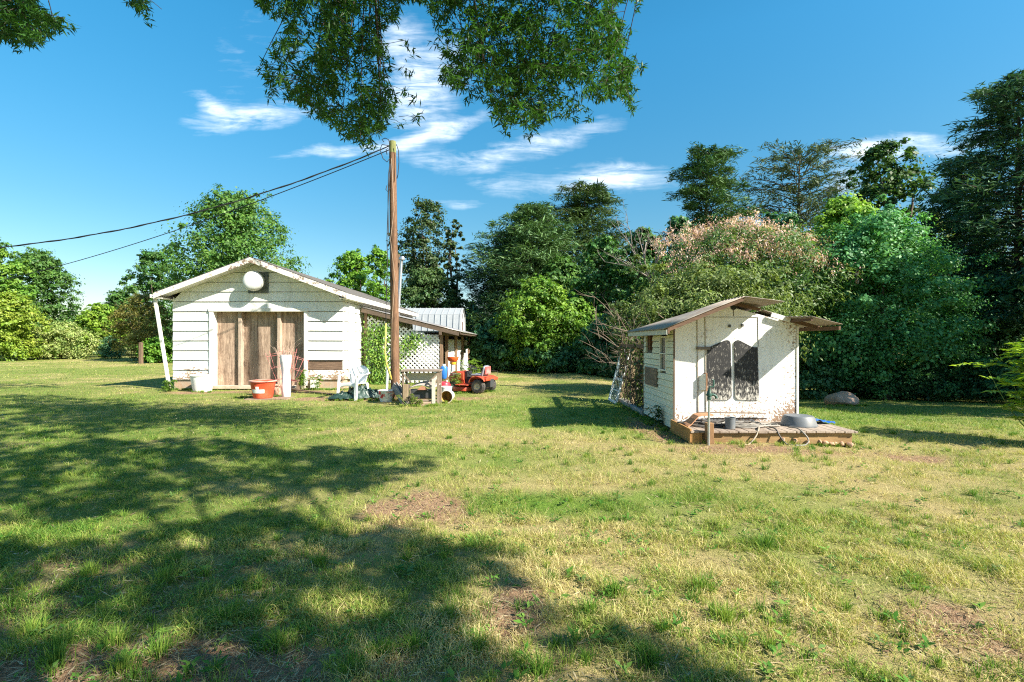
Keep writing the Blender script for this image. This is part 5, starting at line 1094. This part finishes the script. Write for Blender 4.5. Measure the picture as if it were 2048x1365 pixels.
sx_ = t.n('ShaderNodeSeparateXYZ'); t.L.new(tc3, sx_.inputs[0]); mr = t.n('ShaderNodeMapRange'); t.L.new(sx_.outputs[2], mr.inputs[0]); mr.inputs[1].default_value = .95; mr.inputs[2].default_value = .4; mr.inputs[3].default_value = 0; mr.inputs[4].default_value = .20
k_ = t.math('ADD', t.math('ADD', t.math('MULTIPLY_ADD', wv, 1.25, -.20), t.math('MULTIPLY', wr.outputs[0], .07)), mr.outputs[0])
t.L.new(t.mix(t.ramp(k_, [(.55, 0), (.68, 1)]), (.0105, .011, .0125), (.55, .52, .46)), p.inputs['Base Color']); p.inputs['Roughness'].default_value = .7; BLK = m
def rounded(poly):
    return [(x, yF - .003, z) for x, z in (wf(*q_) for q_ in poly)]
for poly in ([(336, 512), (360, 500), (478, 449), (496, 446), (509, 450), (519, 460), (524, 478), (533, 885), (529, 905), (519, 918), (502, 926), (337, 926)], [(553, 478), (557, 460), (567, 450), (582, 446), (597, 450), (690, 498), (712, 503), (741, 503), (751, 926), (595, 926), (575, 918), (563, 905), (559, 885)]):
    MB().prism(rounded(poly), (0, -.012, 0)).build('black_panel', BLK, wallf)
mb = MB()
for q_ in ((516, 333), (618, 328)): x_, z_ = wf(*q_); mb.box(x_ - .018, x_ + .018, WY - .03, WY - .003, z_ - .022, z_ + .022)
mb.build('hooks', DARKM, wallf, bevel=.004)
x0_, z1_ = wf(268, 735); x1_, z0_ = wf(320, 850)
bxm = MB(); flap = MB().prism([(x0_, WY - .004, z0_), (x1_ - .022, WY - .09, z0_ + .01), (x1_ - .022, WY - .09, z1_ + .04), (x0_, WY - .004, z1_)], (.0, .02, 0)).build('cat_flap', WPLY, wallf); bxm.box(x1_ - .02, x1_ + .004, WY - .10, WY - .002, z0_ + .0, z1_ + .05); bxm.build('flap_edge', wood('brown_flap_edge', (.30, .17, .10), (.14, .08, .05), 2), flap)
mb = MB(); mb.box(WX0 - .012, WX0 + .012, WY - .016, WY - .005, .14, wl(WX0) - .05); mb.build('corner_strip', wood('dark_corner_strip', (.18, .13, .10), (.06, .045, .035), 2), wallf)
mb = MB(); mb.box(WX1 - .03, WX1 + .006, WY - .014, WY - .005, .14, wl(WX1) - .05); tag(mb.build('corner_strip', paint('rotting_corner', (.7, .68, .62), (.24, .15, .1), chip=.75, cs=20), wallf), 'rotten peeling strip on the right corner', None)
# vine-choked frame behind
vf = thing('wire_frame', 'old wooden frame choked with vines behind the well house', 'frame', (2.7, 11, G(2.7, 11)))
for y in (10.08, 11.2, 12.3): MB().box(2.66, 2.76, y, y + .09, -.2, 1.35).build('post', wood('yellowish_post', (.38, .30, .18), (.16, .12, .08), 2), vf, bevel=.006)
mb = MB(); mb.box(2.67, 2.75, 10.0, 12.4, 1.35, 1.43); mb.box(2.69, 2.74, 10.1, 12.3, .62, .67); mb.build('rail', BAREWX, vf)
mb = MB(); mb.box(2.6, 2.78, 10.02, 12.6, -.3, .10); mb.build('sill', plain('mossy_concrete', (.32, .31, .29), .9, .2, 8, (.16, .17, .10), .5), vf, bevel=.012)
n_ = 1700; a_ = np.stack([rng.normal(2.78, .10, n_), rng.uniform(10.02, 12.4, n_), rng.uniform(.1, 1.6, n_)], 1); a_[:, 2] += (rng.uniform(0, 1, n_) < .3) * rng.uniform(0, .25, n_)
np_mesh('vine_leaves', leaf_quads(a_, rng.normal(0, 1, (n_, 3)) + [-.6, -.3, .3], rng.uniform(.06, .13, n_), .45), MLEAF, np.repeat(np.array([[.04, .09, .02], [.08, .15, .03], [.07, .055, .035], [.12, .1, .06]])[rng.integers(0, 4, n_)], 4, 0), parent=vf)
mb = MB()
for i in range(50): mb.tube(limb((2.72 + rng.normal(0, .05), rng.uniform(10.1, 12.3), -.05), (2.72 + rng.normal(0, .08), rng.uniform(10.1, 12.3), rng.uniform(.8, 1.7)), .12, 6), .006, 4)
mb.build('vine_stems', wood('vine_stem', (.18, .13, .09), (.08, .06, .045), 2), vf, smooth=2)
# leaning storm door
sd = thing('storm_door', 'white framed glass storm door leaning against the vine frame', 'door', (2.5, 12.3, 0))
A_, B_, C_, D_ = Vector((2.48, 11.95, -.02)), Vector((2.46, 12.72, -.02)), Vector((2.80, 12.72, 1.28)), Vector((2.83, 11.95, 1.28)); nn = Vector((-1, 0, .27)).normalized()
mb = MB()
for a_, b_ in ((A_, D_), (B_, C_)): mb.bar(a_, b_, .07, .035, nn)
for k in (.03, .45, .97): mb.bar(A_.lerp(D_, k), B_.lerp(C_, k), .07, .033, nn)
for k in (.24, .7): mb.bar(A_.lerp(D_, k), B_.lerp(C_, k), .02, .02, nn)
mb.build('frame', plain('white_aluminium', (.74, .76, .78), .4, .08, 8), sd)
m, t, p, tc4, _ = new_mat('storm_glass'); p.inputs['Base Color'].default_value = (.55, .62, .62, 1); p.inputs['Roughness'].default_value = .12; p.inputs['Transmission Weight'].default_value = .75; p.inputs['IOR'].default_value = 1.2
MB().add([A_ + Vector((.012, .02, .02)), B_ + Vector((.012, -.02, .02)), C_ + Vector((.012, -.02, -.02)), D_ + Vector((.012, .02, -.02))], [(0, 1, 2, 3)]).build('glass', m, sd, thick=.004)
# deck
DX_0, DX_1, DYF, DYB, DZ = 2.60, 5.03, 7.3, 8.17, .19
deck = thing('wooden_deck', 'low weathered board deck in front of the well house', 'deck', (3.8, 7.7, 0))
DKW = wood('weathered_deck_board', (.38, .31, .25), (.16, .12, .095), 1, 2.5); SKW = wood('amber_deck_skirt', (.36, .235, .11), (.17, .10, .05), 0, 2.2)
mb = MB(); x = DX_0
while x < DX_1 - .02:
    w_ = min(.138, DX_1 - x); mb.box(x, x + w_ - .008, DYF - .03 - random.uniform(0, .02), DYB, DZ - .03 + random.uniform(-.002, .003), DZ + random.uniform(-.002, .003)); x += .14
mb.build('boards', DKW, deck, bevel=.003)
MB().box(DX_0 + .02, DX_1 - .06, DYF + .005, DYF + .045, -.005, DZ - .032).build('skirt_board', SKW, deck, bevel=.004)
MB().box(DX_0 - .012, DX_0 + .018, DYF - .02, DYB, .02, DZ + .03).build('skirt_board', wood('amber_end_board', (.42, .235, .085), (.22, .11, .045), 1, 2.2), deck, bevel=.004)
MB().box(DX_0 + .02, DX_0 + .17, DYF - .022, DYF + .004, -.03, DZ - .032).build('skirt_block', wood('amber_block', (.48, .27, .09), (.3, .15, .06), 2), deck, bevel=.004)
for x in (4.9, 3.9): MB().box(x, x + .09, DYF + .05, DYF + .14, -.35, DZ - .032).build('deck_post', BAREW, deck)
tag(MB().box(DX_0 + .20, DX_0 + .30, DYF - .125, DYF - .025, -.1, .32).build('stub_post', wood('stub_post_wood', (.36, .21, .10), (.16, .09, .05), 2), None, bevel=.006), 'short brown stub post before the deck beside the hydrant pipe', 'post')
# rubble under the deck edge
import bmesh
def rock(name, label, c, s, seed, mat, cat='stone', group=None, sub=3):
    bm = bmesh.new(); bmesh.ops.create_icosphere(bm, subdivisions=sub, radius=1); r_ = random.Random(seed); o_ = [r_.uniform(0, 50) for _ in range(3)]
    pl = [(Vector((r_.gauss(0, 1), r_.gauss(0, 1), r_.gauss(0, 1))).normalized(), r_.uniform(.55, .85)) for _ in range(11)]
    for v_ in bm.verts:
        p_ = v_.co.copy()
        for nn_, d_ in pl:
            e_ = p_.dot(nn_) - d_
            if e_ > 0: p_ -= nn_ * e_ * .9
        k = float(fbm(np.array([p_.x * 2.1 + o_[0] + p_.z]), np.array([p_.y * 2.1 + o_[1] - p_.z]), seed, 4)[0]) - .5
        v_.co = p_ * (1 + k * .22); v_.co.x *= s[0]; v_.co.y *= s[1]; v_.co.z *= s[2]
    me_ = bpy.data.meshes.new(name); bm.to_mesh(me_); bm.free(); me_.materials.append(mat)
    ob = bpy.data.objects.new(name, me_); COL.objects.link(ob); ob.location = c; return tag(ob, label, cat, group)
STN = plain('red_clay_stone', (.38, .22, .14), .9, .3, 11, (.5, .36, .25), .4, bump=.6)
for i in range(12):
    x = 3.95 + i * .088 + random.uniform(-.02, .02); y = DYF + random.uniform(-.03, .06)
    rock('rubble_stone', 'reddish rubble stone under the front edge of the deck', (x, y, G(x, y) + .035 + random.uniform(0, .02)), (random.uniform(.035, .055), .05, random.uniform(.03, .05)), 100 + i, STN, group='rubble stones under the deck', sub=2)
# hydrant
hx, hy = P(1417, 884, 7.13).x, 7.13
hyd = thing('yard_hydrant', 'green topped water hydrant on a tall steel pipe before the deck', 'hydrant', (hx, hy, -.02)); GRN = plain('dark_green_enamel', (.03, .09, .07), .4, .2, 14, (.10, .07, .04), .3)
MB().tube([(hx, hy, -.12), (hx + .004, hy, .35), (hx + .012, hy, .70)], [.019, .017, .016], 14).build('pipe', GREYM, hyd, smooth=True)
mb = MB(); T_ = Vector((hx + .012, hy, 0))
mb.lathe([(.02, .66), (.027, .665), (.027, .70), (.022, .71), (.034, .715), (.036, .75), (.026, .77), (.02, .80), (.014, .82), (0, .82)], (T_.x, T_.y, 0), n=18)
mb.tube([T_ + Vector((0, 0, .735)), T_ + Vector((.055, -.01, .735)), T_ + Vector((.085, -.012, .72)), T_ + Vector((.098, -.012, .685))], [.02, .018, .019, .021], 12); mb.tube([T_ + Vector((-.045, 0, .735)), T_ + Vector((0, 0, .735))], .014, 10); mb.build('spout_head', GRN, hyd, smooth=True)
MB().tube([T_ + Vector((-.01, -.02, .80)), T_ + Vector((.0, -.02, .85)), T_ + Vector((.045, -.02, .85)), T_ + Vector((.052, -.02, .87)), T_ + Vector((.052, -.02, .945)), T_ + Vector((.03, -.02, .95))], [.011, .012, .013, .013, .012, .012], 10).build('handle', GRN, hyd, smooth=True)
# things on the deck
GRYP = plain('grey_plastic', (.135, .15, .165), .5, .1, 8, (.22, .2, .17), .3, bump=.05)
tb = thing('wash_tub', 'grey plastic tub upside down on the right of the deck', 'tub', (4.46, 7.78, DZ))
MB().lathe([(.262, .004), (.262, .02), (.25, .022), (.222, .125), (.20, .152), (.17, .158), (0, .15)], (4.46, 7.78, DZ), n=44).build('body', GRYP, tb, smooth=True)
pt_ = thing('grey_pot', 'small grey upright pot on the deck beside the hoses', 'pot', (3.26, 7.47, DZ)); MB().lathe([(0, .004), (.07, .004), (.073, .16), (.079, .16), (.079, .172), (.064, .172), (.06, .03), (0, .03)], (3.26, 7.47, DZ), n=28).build('body', GRYP, pt_, smooth=True)
def f_(u_, v_): return (4.72 + .36 * u_ + .03 * math.sin(v_ * 7), 7.86 + .28 * v_, DZ + .012 + .045 * math.exp(-((u_ - .3) / .25) ** 2) * (.4 + .6 * abs(math.sin(v_ * 9 + u_ * 5))) + .02 * abs(math.sin(u_ * 13 + v_ * 4)))
tag(MB().grid(f_, 24, 16).build('blue_tarp', plain('blue_tarp_sheet', (.02, .13, .50), .4, .2, 8, (.45, .55, .7), .25, bump=.3), None, thick=.004, smooth=2), 'crumpled blue tarp behind the grey tub on the deck', 'tarp')
hs_ = thing('garden_hose', 'tangle of grey and black garden hose coiled on the deck', 'hose', (3.4, 7.75, DZ)); HG = plain('grey_hose', (.26, .24, .21), .55, .2, 20, (.2, .17, .14), .3); HB = plain('black_hose', (.07, .065, .06), .55, .3, 20, (.2, .16, .12), .3)
for mat_, n_, cs_, s0 in ((HG, 9, (3.62, 7.72), 1), (HB, 11, (3.35, 7.80), 2), (HB, 6, (2.95, 7.78), 3)):
    r_ = random.Random(s0); pts = []; N = n_ * 22
    for i in range(N):
        a_ = i / 22 * 2 * math.pi; q_ = i / N
        rx_ = .30 + .13 * math.sin(q_ * 17 + s0); ry_ = .15 + .06 * math.cos(q_ * 13 + s0)
        if s0 == 3: rx_ *= .7
        cx_ = cs_[0] + .10 * math.sin(q_ * 9 + s0 * 2); cy_ = cs_[1] + .04 * math.cos(q_ * 11)
        pts.append((cx_ + rx_ * math.cos(a_) + .02 * math.sin(3 * a_ + i), min(8.12, cy_ + ry_ * math.sin(a_)), DZ + .013 + .045 * (.5 + .5 * math.sin(a_ * 1.37 + s0)) * q_))
    MB().tube(pts, .0105, 6).build('hose_coil', mat_, hs_, smooth=2)
for mat_, ks in ((plain('tan_hose', (.38, .31, .23), .5), [(3.70, 7.5, DZ + .02), (3.60, 7.30, DZ + .02), (3.53, 7.24, .12), (3.42, 7.2, .02), (3.32, 7.14, .015)]), (HB, [(3.86, 7.5, DZ + .02), (3.85, 7.30, DZ + .025), (3.87, 7.22, .12), (3.95, 7.2, .02), (4.02, 7.16, .01)]), (HG, [(4.15, 7.5, DZ + .02), (4.18, 7.30, DZ + .03), (4.24, 7.2, .13), (4.25, 7.17, .06), (4.18, 7.15, .01), (4.05, 7.15, .008)])):
    ks = [Vector(q_) for q_ in ks]; pts = []
    for i in range(len(ks) - 1):
        p0, p1, p2, p3 = ks[max(0, i - 1)], ks[i], ks[i + 1], ks[min(len(ks) - 1, i + 2)]
        for t_ in np.linspace(0, 1, 6, endpoint=False).tolist(): pts.append(.5 * ((2 * p1) + (p2 - p0) * t_ + (2 * p0 - 5 * p1 + 4 * p2 - p3) * t_ ** 2 + (3 * p1 - p0 - 3 * p2 + p3) * t_ ** 3))
    MB().tube(pts + [ks[-1]], .011, 7).build('hose_end', mat_, hs_, smooth=2)
# warped board and strip leaning on the wall foot
wb_ = MB(); pts = [(2.66, .205), (2.72, .23), (2.80, .30), (2.86, .345), (2.93, .355), (3.05, .35), (3.14, .35)]
wb_.grid(lambda u_, v_: (float(np.interp(u_, np.linspace(0, 1, 7), [q_[0] for q_ in pts])), 7.55 + .25 * v_ + .2 * u_, float(np.interp(u_, np.linspace(0, 1, 7), [q_[1] for q_ in pts]))), 18, 3)
tag(wb_.build('warped_board', wood('orange_brown_veneer', (.45, .23, .12), (.28, .14, .08), 0), None, thick=.012), 'warped orange brown board resting on the left of the deck', 'board')
tag(MB().bar((3.02, 8.1, .345), (4.12, 8.13, .325), .03, .018).build('wood_strip', wood('grey_brown_strip', (.30, .23, .18), (.15, .11, .08), 0), None), 'thin brown strip of wood along the foot of the white front wall', 'strip')
fronds('wall_weed', 'dark leafy sprig against the cream side wall of the well house', 2.55, 8.75, 4, .38, (.04, .10, .02), (.08, .16, .03), .06, .07, cat='weed')
# boulder at the wood edge
c = P(1683, 797, 15.2); rk = rock('boulder', 'large brown boulder on the lawn below the maple', (c.x, c.y, G(c.x, c.y) + .13), (.46, .40, .30), 12, plain('brown_boulder', (.42, .25, .16), .9, .35, 4, (.40, .33, .29), .5, bump=.8), 'boulder')

# ------------------------------------------------------------------ willow oak overhead: trunk behind the camera, limbs over it, hanging sprays in view
oak = thing('willow_oak', 'overhanging willow oak with narrow dark leaves hanging from above', 'tree', (5.4, -2.6, G(5.4, -2.6)))
def inpoly(x, y, poly):
    k = np.zeros(len(x), bool); n = len(poly)
    for i in range(n):
        (x1, y1), (x2, y2) = poly[i], poly[(i + 1) % n]
        c_ = ((y1 > y) != (y2 > y)) & (x < (x2 - x1) * (y - y1) / ((y2 - y1) if y2 != y1 else 1e-9) + x1); k ^= c_
    return k
MASSES = [([(495, -90), (520, 15), (580, 60), (555, 95), (540, 130), (528, 150), (545, 200), (600, 208), (622, 240), (668, 252), (690, 275), (735, 300), (765, 262), (785, 235), (790, 195), (775, 165), (785, 140), (765, 100), (755, 72), (795, 40), (810, -90)], 1250, 6.8),
          ([(820, -90), (865, 30), (880, 80), (896, 75), (888, 130), (885, 165), (908, 180), (932, 205), (962, 195), (985, 215), (992, 250), (1012, 262), (1040, 242), (1060, 270), (1090, 242), (1130, 238), (1150, 232), (1172, 195), (1195, 208), (1245, 195), (1262, 215), (1272, 205), (1258, 165), (1270, 140), (1250, 85), (1238, 45), (1248, -90)], 1900, 6.6),
          ([(-120, -90), (78, -90), (80, 15), (105, 42), (135, 58), (95, 70), (78, 85), (42, 98), (12, 80), (-120, 100)], 800, 6.2), ([(232, -90), (296, -90), (296, 10), (292, 40), (280, 35), (268, 18), (245, 8)], 60, 6.4), ([(92, -60), (114, -60), (112, -4), (98, -2)], 5, 6.3), ([(770, -90), (860, -90), (850, 5), (800, 8)], 170, 6.8), ([(1240, -90), (1275, -90), (1266, 20), (1255, 28)], 14, 6.5)]
TIPS = [(530, 140), (540, 205), (552, 100), (585, 62), (605, 205), (640, 245), (668, 262), (735, 312), (748, 305), (722, 298), (762, 262), (832, 250), (838, 243), (800, 262), (828, 212), (812, 198), (822, 158), (808, 150), (826, 120), (812, 100), (868, 100), (892, 75), (884, 165), (935, 212), (890, 110), (1012, 280), (1056, 284), (1066, 278), (1090, 250), (1040, 242), (1085, 245), (1152, 250), (1178, 248), (1262, 222), (1272, 190), (1280, 150), (1286, 140), (1266, 230), (1245, 205), (1262, 75), (1278, 8), (1268, 28), (512, 12), (140, 60), (128, 52), (36, 108), (82, 95), (298, 52), (288, 38), (1130, 245), (1170, 232), (520, 150), (960, 205)]
cp = []
for poly, cnt, d0 in MASSES:
    xs = [q_[0] for q_ in poly]; ys = [q_[1] for q_ in poly]; got = 0
    while got < cnt:
        px = rng.uniform(min(xs), max(xs), 400); py = rng.uniform(min(ys), max(ys), 400)
        k = inpoly(px, py, poly) & (rng.uniform(0, 1, 400) < .35 + .9 * sst(.36, .6, fbm(px * .021, py * .021, 91, 3)))
        for a_, b_ in zip(px[k], py[k]):
            if got >= cnt: break
            cp.append(P(a_, b_ - 4, d0 + rng.normal(0, .55))); got += 1
for q_ in TIPS: cp.append(P(q_[0], q_[1] - 10, 6.5 + rng.normal(0, .25)))
# the rest of the crown above and beside the frame, dense where the tree throws its shade
SHADE = [[(-500, 888), (130, 890), (200, 878), (420, 880), (560, 903), (640, 892), (750, 905), (830, 915), (850, 935), (790, 960), (700, 985), (560, 998), (440, 1005), (340, 1020), (200, 1042), (-500, 1056)],
         [(-500, 1100), (100, 1090), (300, 1068), (480, 1025), (690, 1012), (735, 1042), (830, 1062), (900, 1085), (1010, 1105), (990, 1130), (1060, 1175), (1090, 1235), (1250, 1245), (1330, 1290), (1440, 1365), (1560, 1480), (1500, 1800), (-900, 1800), (-900, 1100)],
         [(-600, 800), (100, 790), (330, 812), (450, 838), (460, 852), (330, 850), (260, 862), (180, 880), (-600, 884)], [(-700, 762), (110, 768), (130, 775), (20, 778), (-700, 782)]]
HOLES = [(60, 1060, 130, 14), (440, 1020, 70, 8), (420, 925, 55, 7), (300, 1335, 150, 24), (140, 1275, 70, 20), (1040, 1212, 36, 22), (800, 1022, 70, 26), (250, 875, 60, 10), (60, 1180, 60, 14), (560, 1180, 50, 10), (230, 1120, 60, 10), (700, 1240, 40, 14), (470, 1290, 60, 14), (330, 960, 40, 6), (150, 930, 40, 6), (620, 960, 30, 5)]
sxv, syv = 1 / math.tan(SEL) * math.sin(SAZ), 1 / math.tan(SEL) * math.cos(SAZ)
sh = []
for poly, dens, hmin in ((SHADE[0], 75, 5.2), (SHADE[1], 80, 4.3), (SHADE[2], 34, 6.6), (SHADE[3], 18, 9.5)):
    w_ = [px_ground(a_, max(b_, 700)) for a_, b_ in poly]; xs = [q_[0] for q_ in w_]; ys = [q_[1] for q_ in w_]
    area = (max(xs) - min(xs)) * (max(ys) - min(ys)); n_ = int(area * dens)
    gx_ = rng.uniform(min(xs), max(xs), n_); gy_ = rng.uniform(min(ys), max(ys), n_)
    k = inpoly(gx_, gy_, w_)
    ppx, ppy = 1024 + gx_ / np.maximum(gy_, .3) * 1000, 683 + CH * 1000 / np.maximum(gy_, .3)
    for (a_, b_, rx_, ry_) in HOLES: k &= ~((((ppx - a_) / rx_) ** 2 + ((ppy - b_) / ry_) ** 2 < .9) & (rng.uniform(0, 1, n_) < .93))
    k &= rng.uniform(0, 1, n_) < .25 + 1.1 * sst(.34, .52, fbm(gx_ * 1.5, gy_ * 1.5, 57, 3))
    gx_, gy_ = gx_[k], gy_[k]; h_ = np.maximum(hmin, (gy_ + 2.6) / 2.05) + rng.uniform(0, 1.6, len(gx_)) ** 1.3
    sh.append(np.stack([gx_ + sxv * h_, gy_ - syv * h_, h_], 1))
sh = np.concatenate(sh); px = np.where(sh[:, 1] > .4, 1024 + sh[:, 0] / np.maximum(sh[:, 1], .4) * 1000, 1e5); py = np.where(sh[:, 1] > .4, 683 - (sh[:, 2] - CH) / np.maximum(sh[:, 1], .4) * 1000, -1e5)
sh = sh[~((py > -60) & (px > -80) & (px < 2130))]
cl_ = np.concatenate([np.array([tuple(q_) for q_ in cp]), sh]); nvis = len(cp); nc = len(cl_)
per = np.where(np.arange(nc) < nvis, 13, 10); ci = np.repeat(np.arange(nc), per); n = len(ci)
vis = ci < nvis
az_ = rng.uniform(0, 2 * np.pi, n); el_ = rng.normal(-.75, .45, n); D_ = np.stack([np.cos(az_) * np.cos(el_), np.sin(az_) * np.cos(el_), np.sin(el_)], 1)
L = np.where(vis, rng.uniform(.08, .125, n), rng.uniform(.15, .24, n)); W_ = np.where(vis, .19, .26)
st_ = cl_[ci] + rng.normal(0, .02, (n, 3)) + np.array([0, 0, .03]); Pn = st_ + D_ * (L * .55)[:, None]
V = leaf_quads(Pn, rng.normal(0, .6, (n, 3)) + [0, 0, .7], L, W_[:, None], D_, .04)
f = rng.uniform(0, 1, (n, 1)); cc = np.array([.022, .075, .014]) * (1 - f) + np.array([.055, .145, .026]) * f
np_mesh('crown', V, leaf_mat('oak_leaf', .40, .5), np.repeat(cc, 4, 0), parent=oak)
mb = MB()
mb.tube([(5.4, -2.6, -.2), (5.35, -2.55, .6), (5.3, -2.5, 2.2), (5.25, -2.4, 4.2)], [.46, .36, .31, .28], 14)
hubs = []
for e_ in [(-1.9, 6.6, 7.4), (1.4, 6.4, 7.4), (-6.0, 5.8, 7.3), (-3.5, 3.0, 6.6), (3.5, 4.5, 7.2), (6, 2, 7), (-.5, .5, 6.4), (2, -3, 7), (8.5, -2, 7.2), (-8.5, 7.5, 8.2)]:
    s_ = Vector((5.25, -2.4, random.uniform(3.4, 4.2))); pts = limb(s_, e_, .07, 10, -.5); mb.tube(pts, np.linspace(.042, .012, 10), 8); hubs += pts[4:]
mb.build('trunk', MBARK, oak, smooth=2)
mb = MB(); hb = np.array([tuple(q_) for q_ in hubs]); brn = []
# branchlets: from limbs down to groups of sprays, then a twig to each spray
seeds = cl_[rng.choice(nvis, 75, replace=False)]
for s_ in seeds:
    j = np.argmin(((hb - s_) ** 2).sum(1)); a_ = Vector(hb[j]); b_ = Vector(s_) + Vector((0, 0, .06)); m_ = a_.lerp(b_, .5) + Vector((0, 0, .35))
    pts = [a_ * (1 - t_) ** 2 + m_ * 2 * t_ * (1 - t_) + b_ * t_ * t_ for t_ in np.linspace(0, 1, 10).tolist()]
    if any(q_.y > 1 and 780 < 1024 + q_.x / q_.y * 1000 < 880 and 20 < 683 - (q_.z - CH) / q_.y * 1000 < 300 for q_ in pts): continue      # no branch hangs across the opening between the two sprays
    mb.tube(pts, np.linspace(.012, .004, 10), 5); brn += pts[3:]
bb = np.array([tuple(q_) for q_ in brn])
for i in range(0, nvis, 2):
    s_ = cl_[i]; d2 = ((bb - s_) ** 2).sum(1) + 4 * np.maximum(0, s_[2] - bb[:, 2]) ** 2; j = np.argmin(d2); a_ = Vector(bb[j]); b_ = Vector(s_)
    if (a_ - b_).length > .35: a_ = b_ + (a_ - b_).normalized() * .22
    mb.tube([a_, a_.lerp(b_, .5) + Vector((0, 0, .03)), b_ + Vector((0, 0, .03))], [.0035, .003, .002], 4, False)
mb.build('twigs', wood('dark_twig', (.07, .055, .045), (.03, .025, .02), 2), oak, smooth=2)
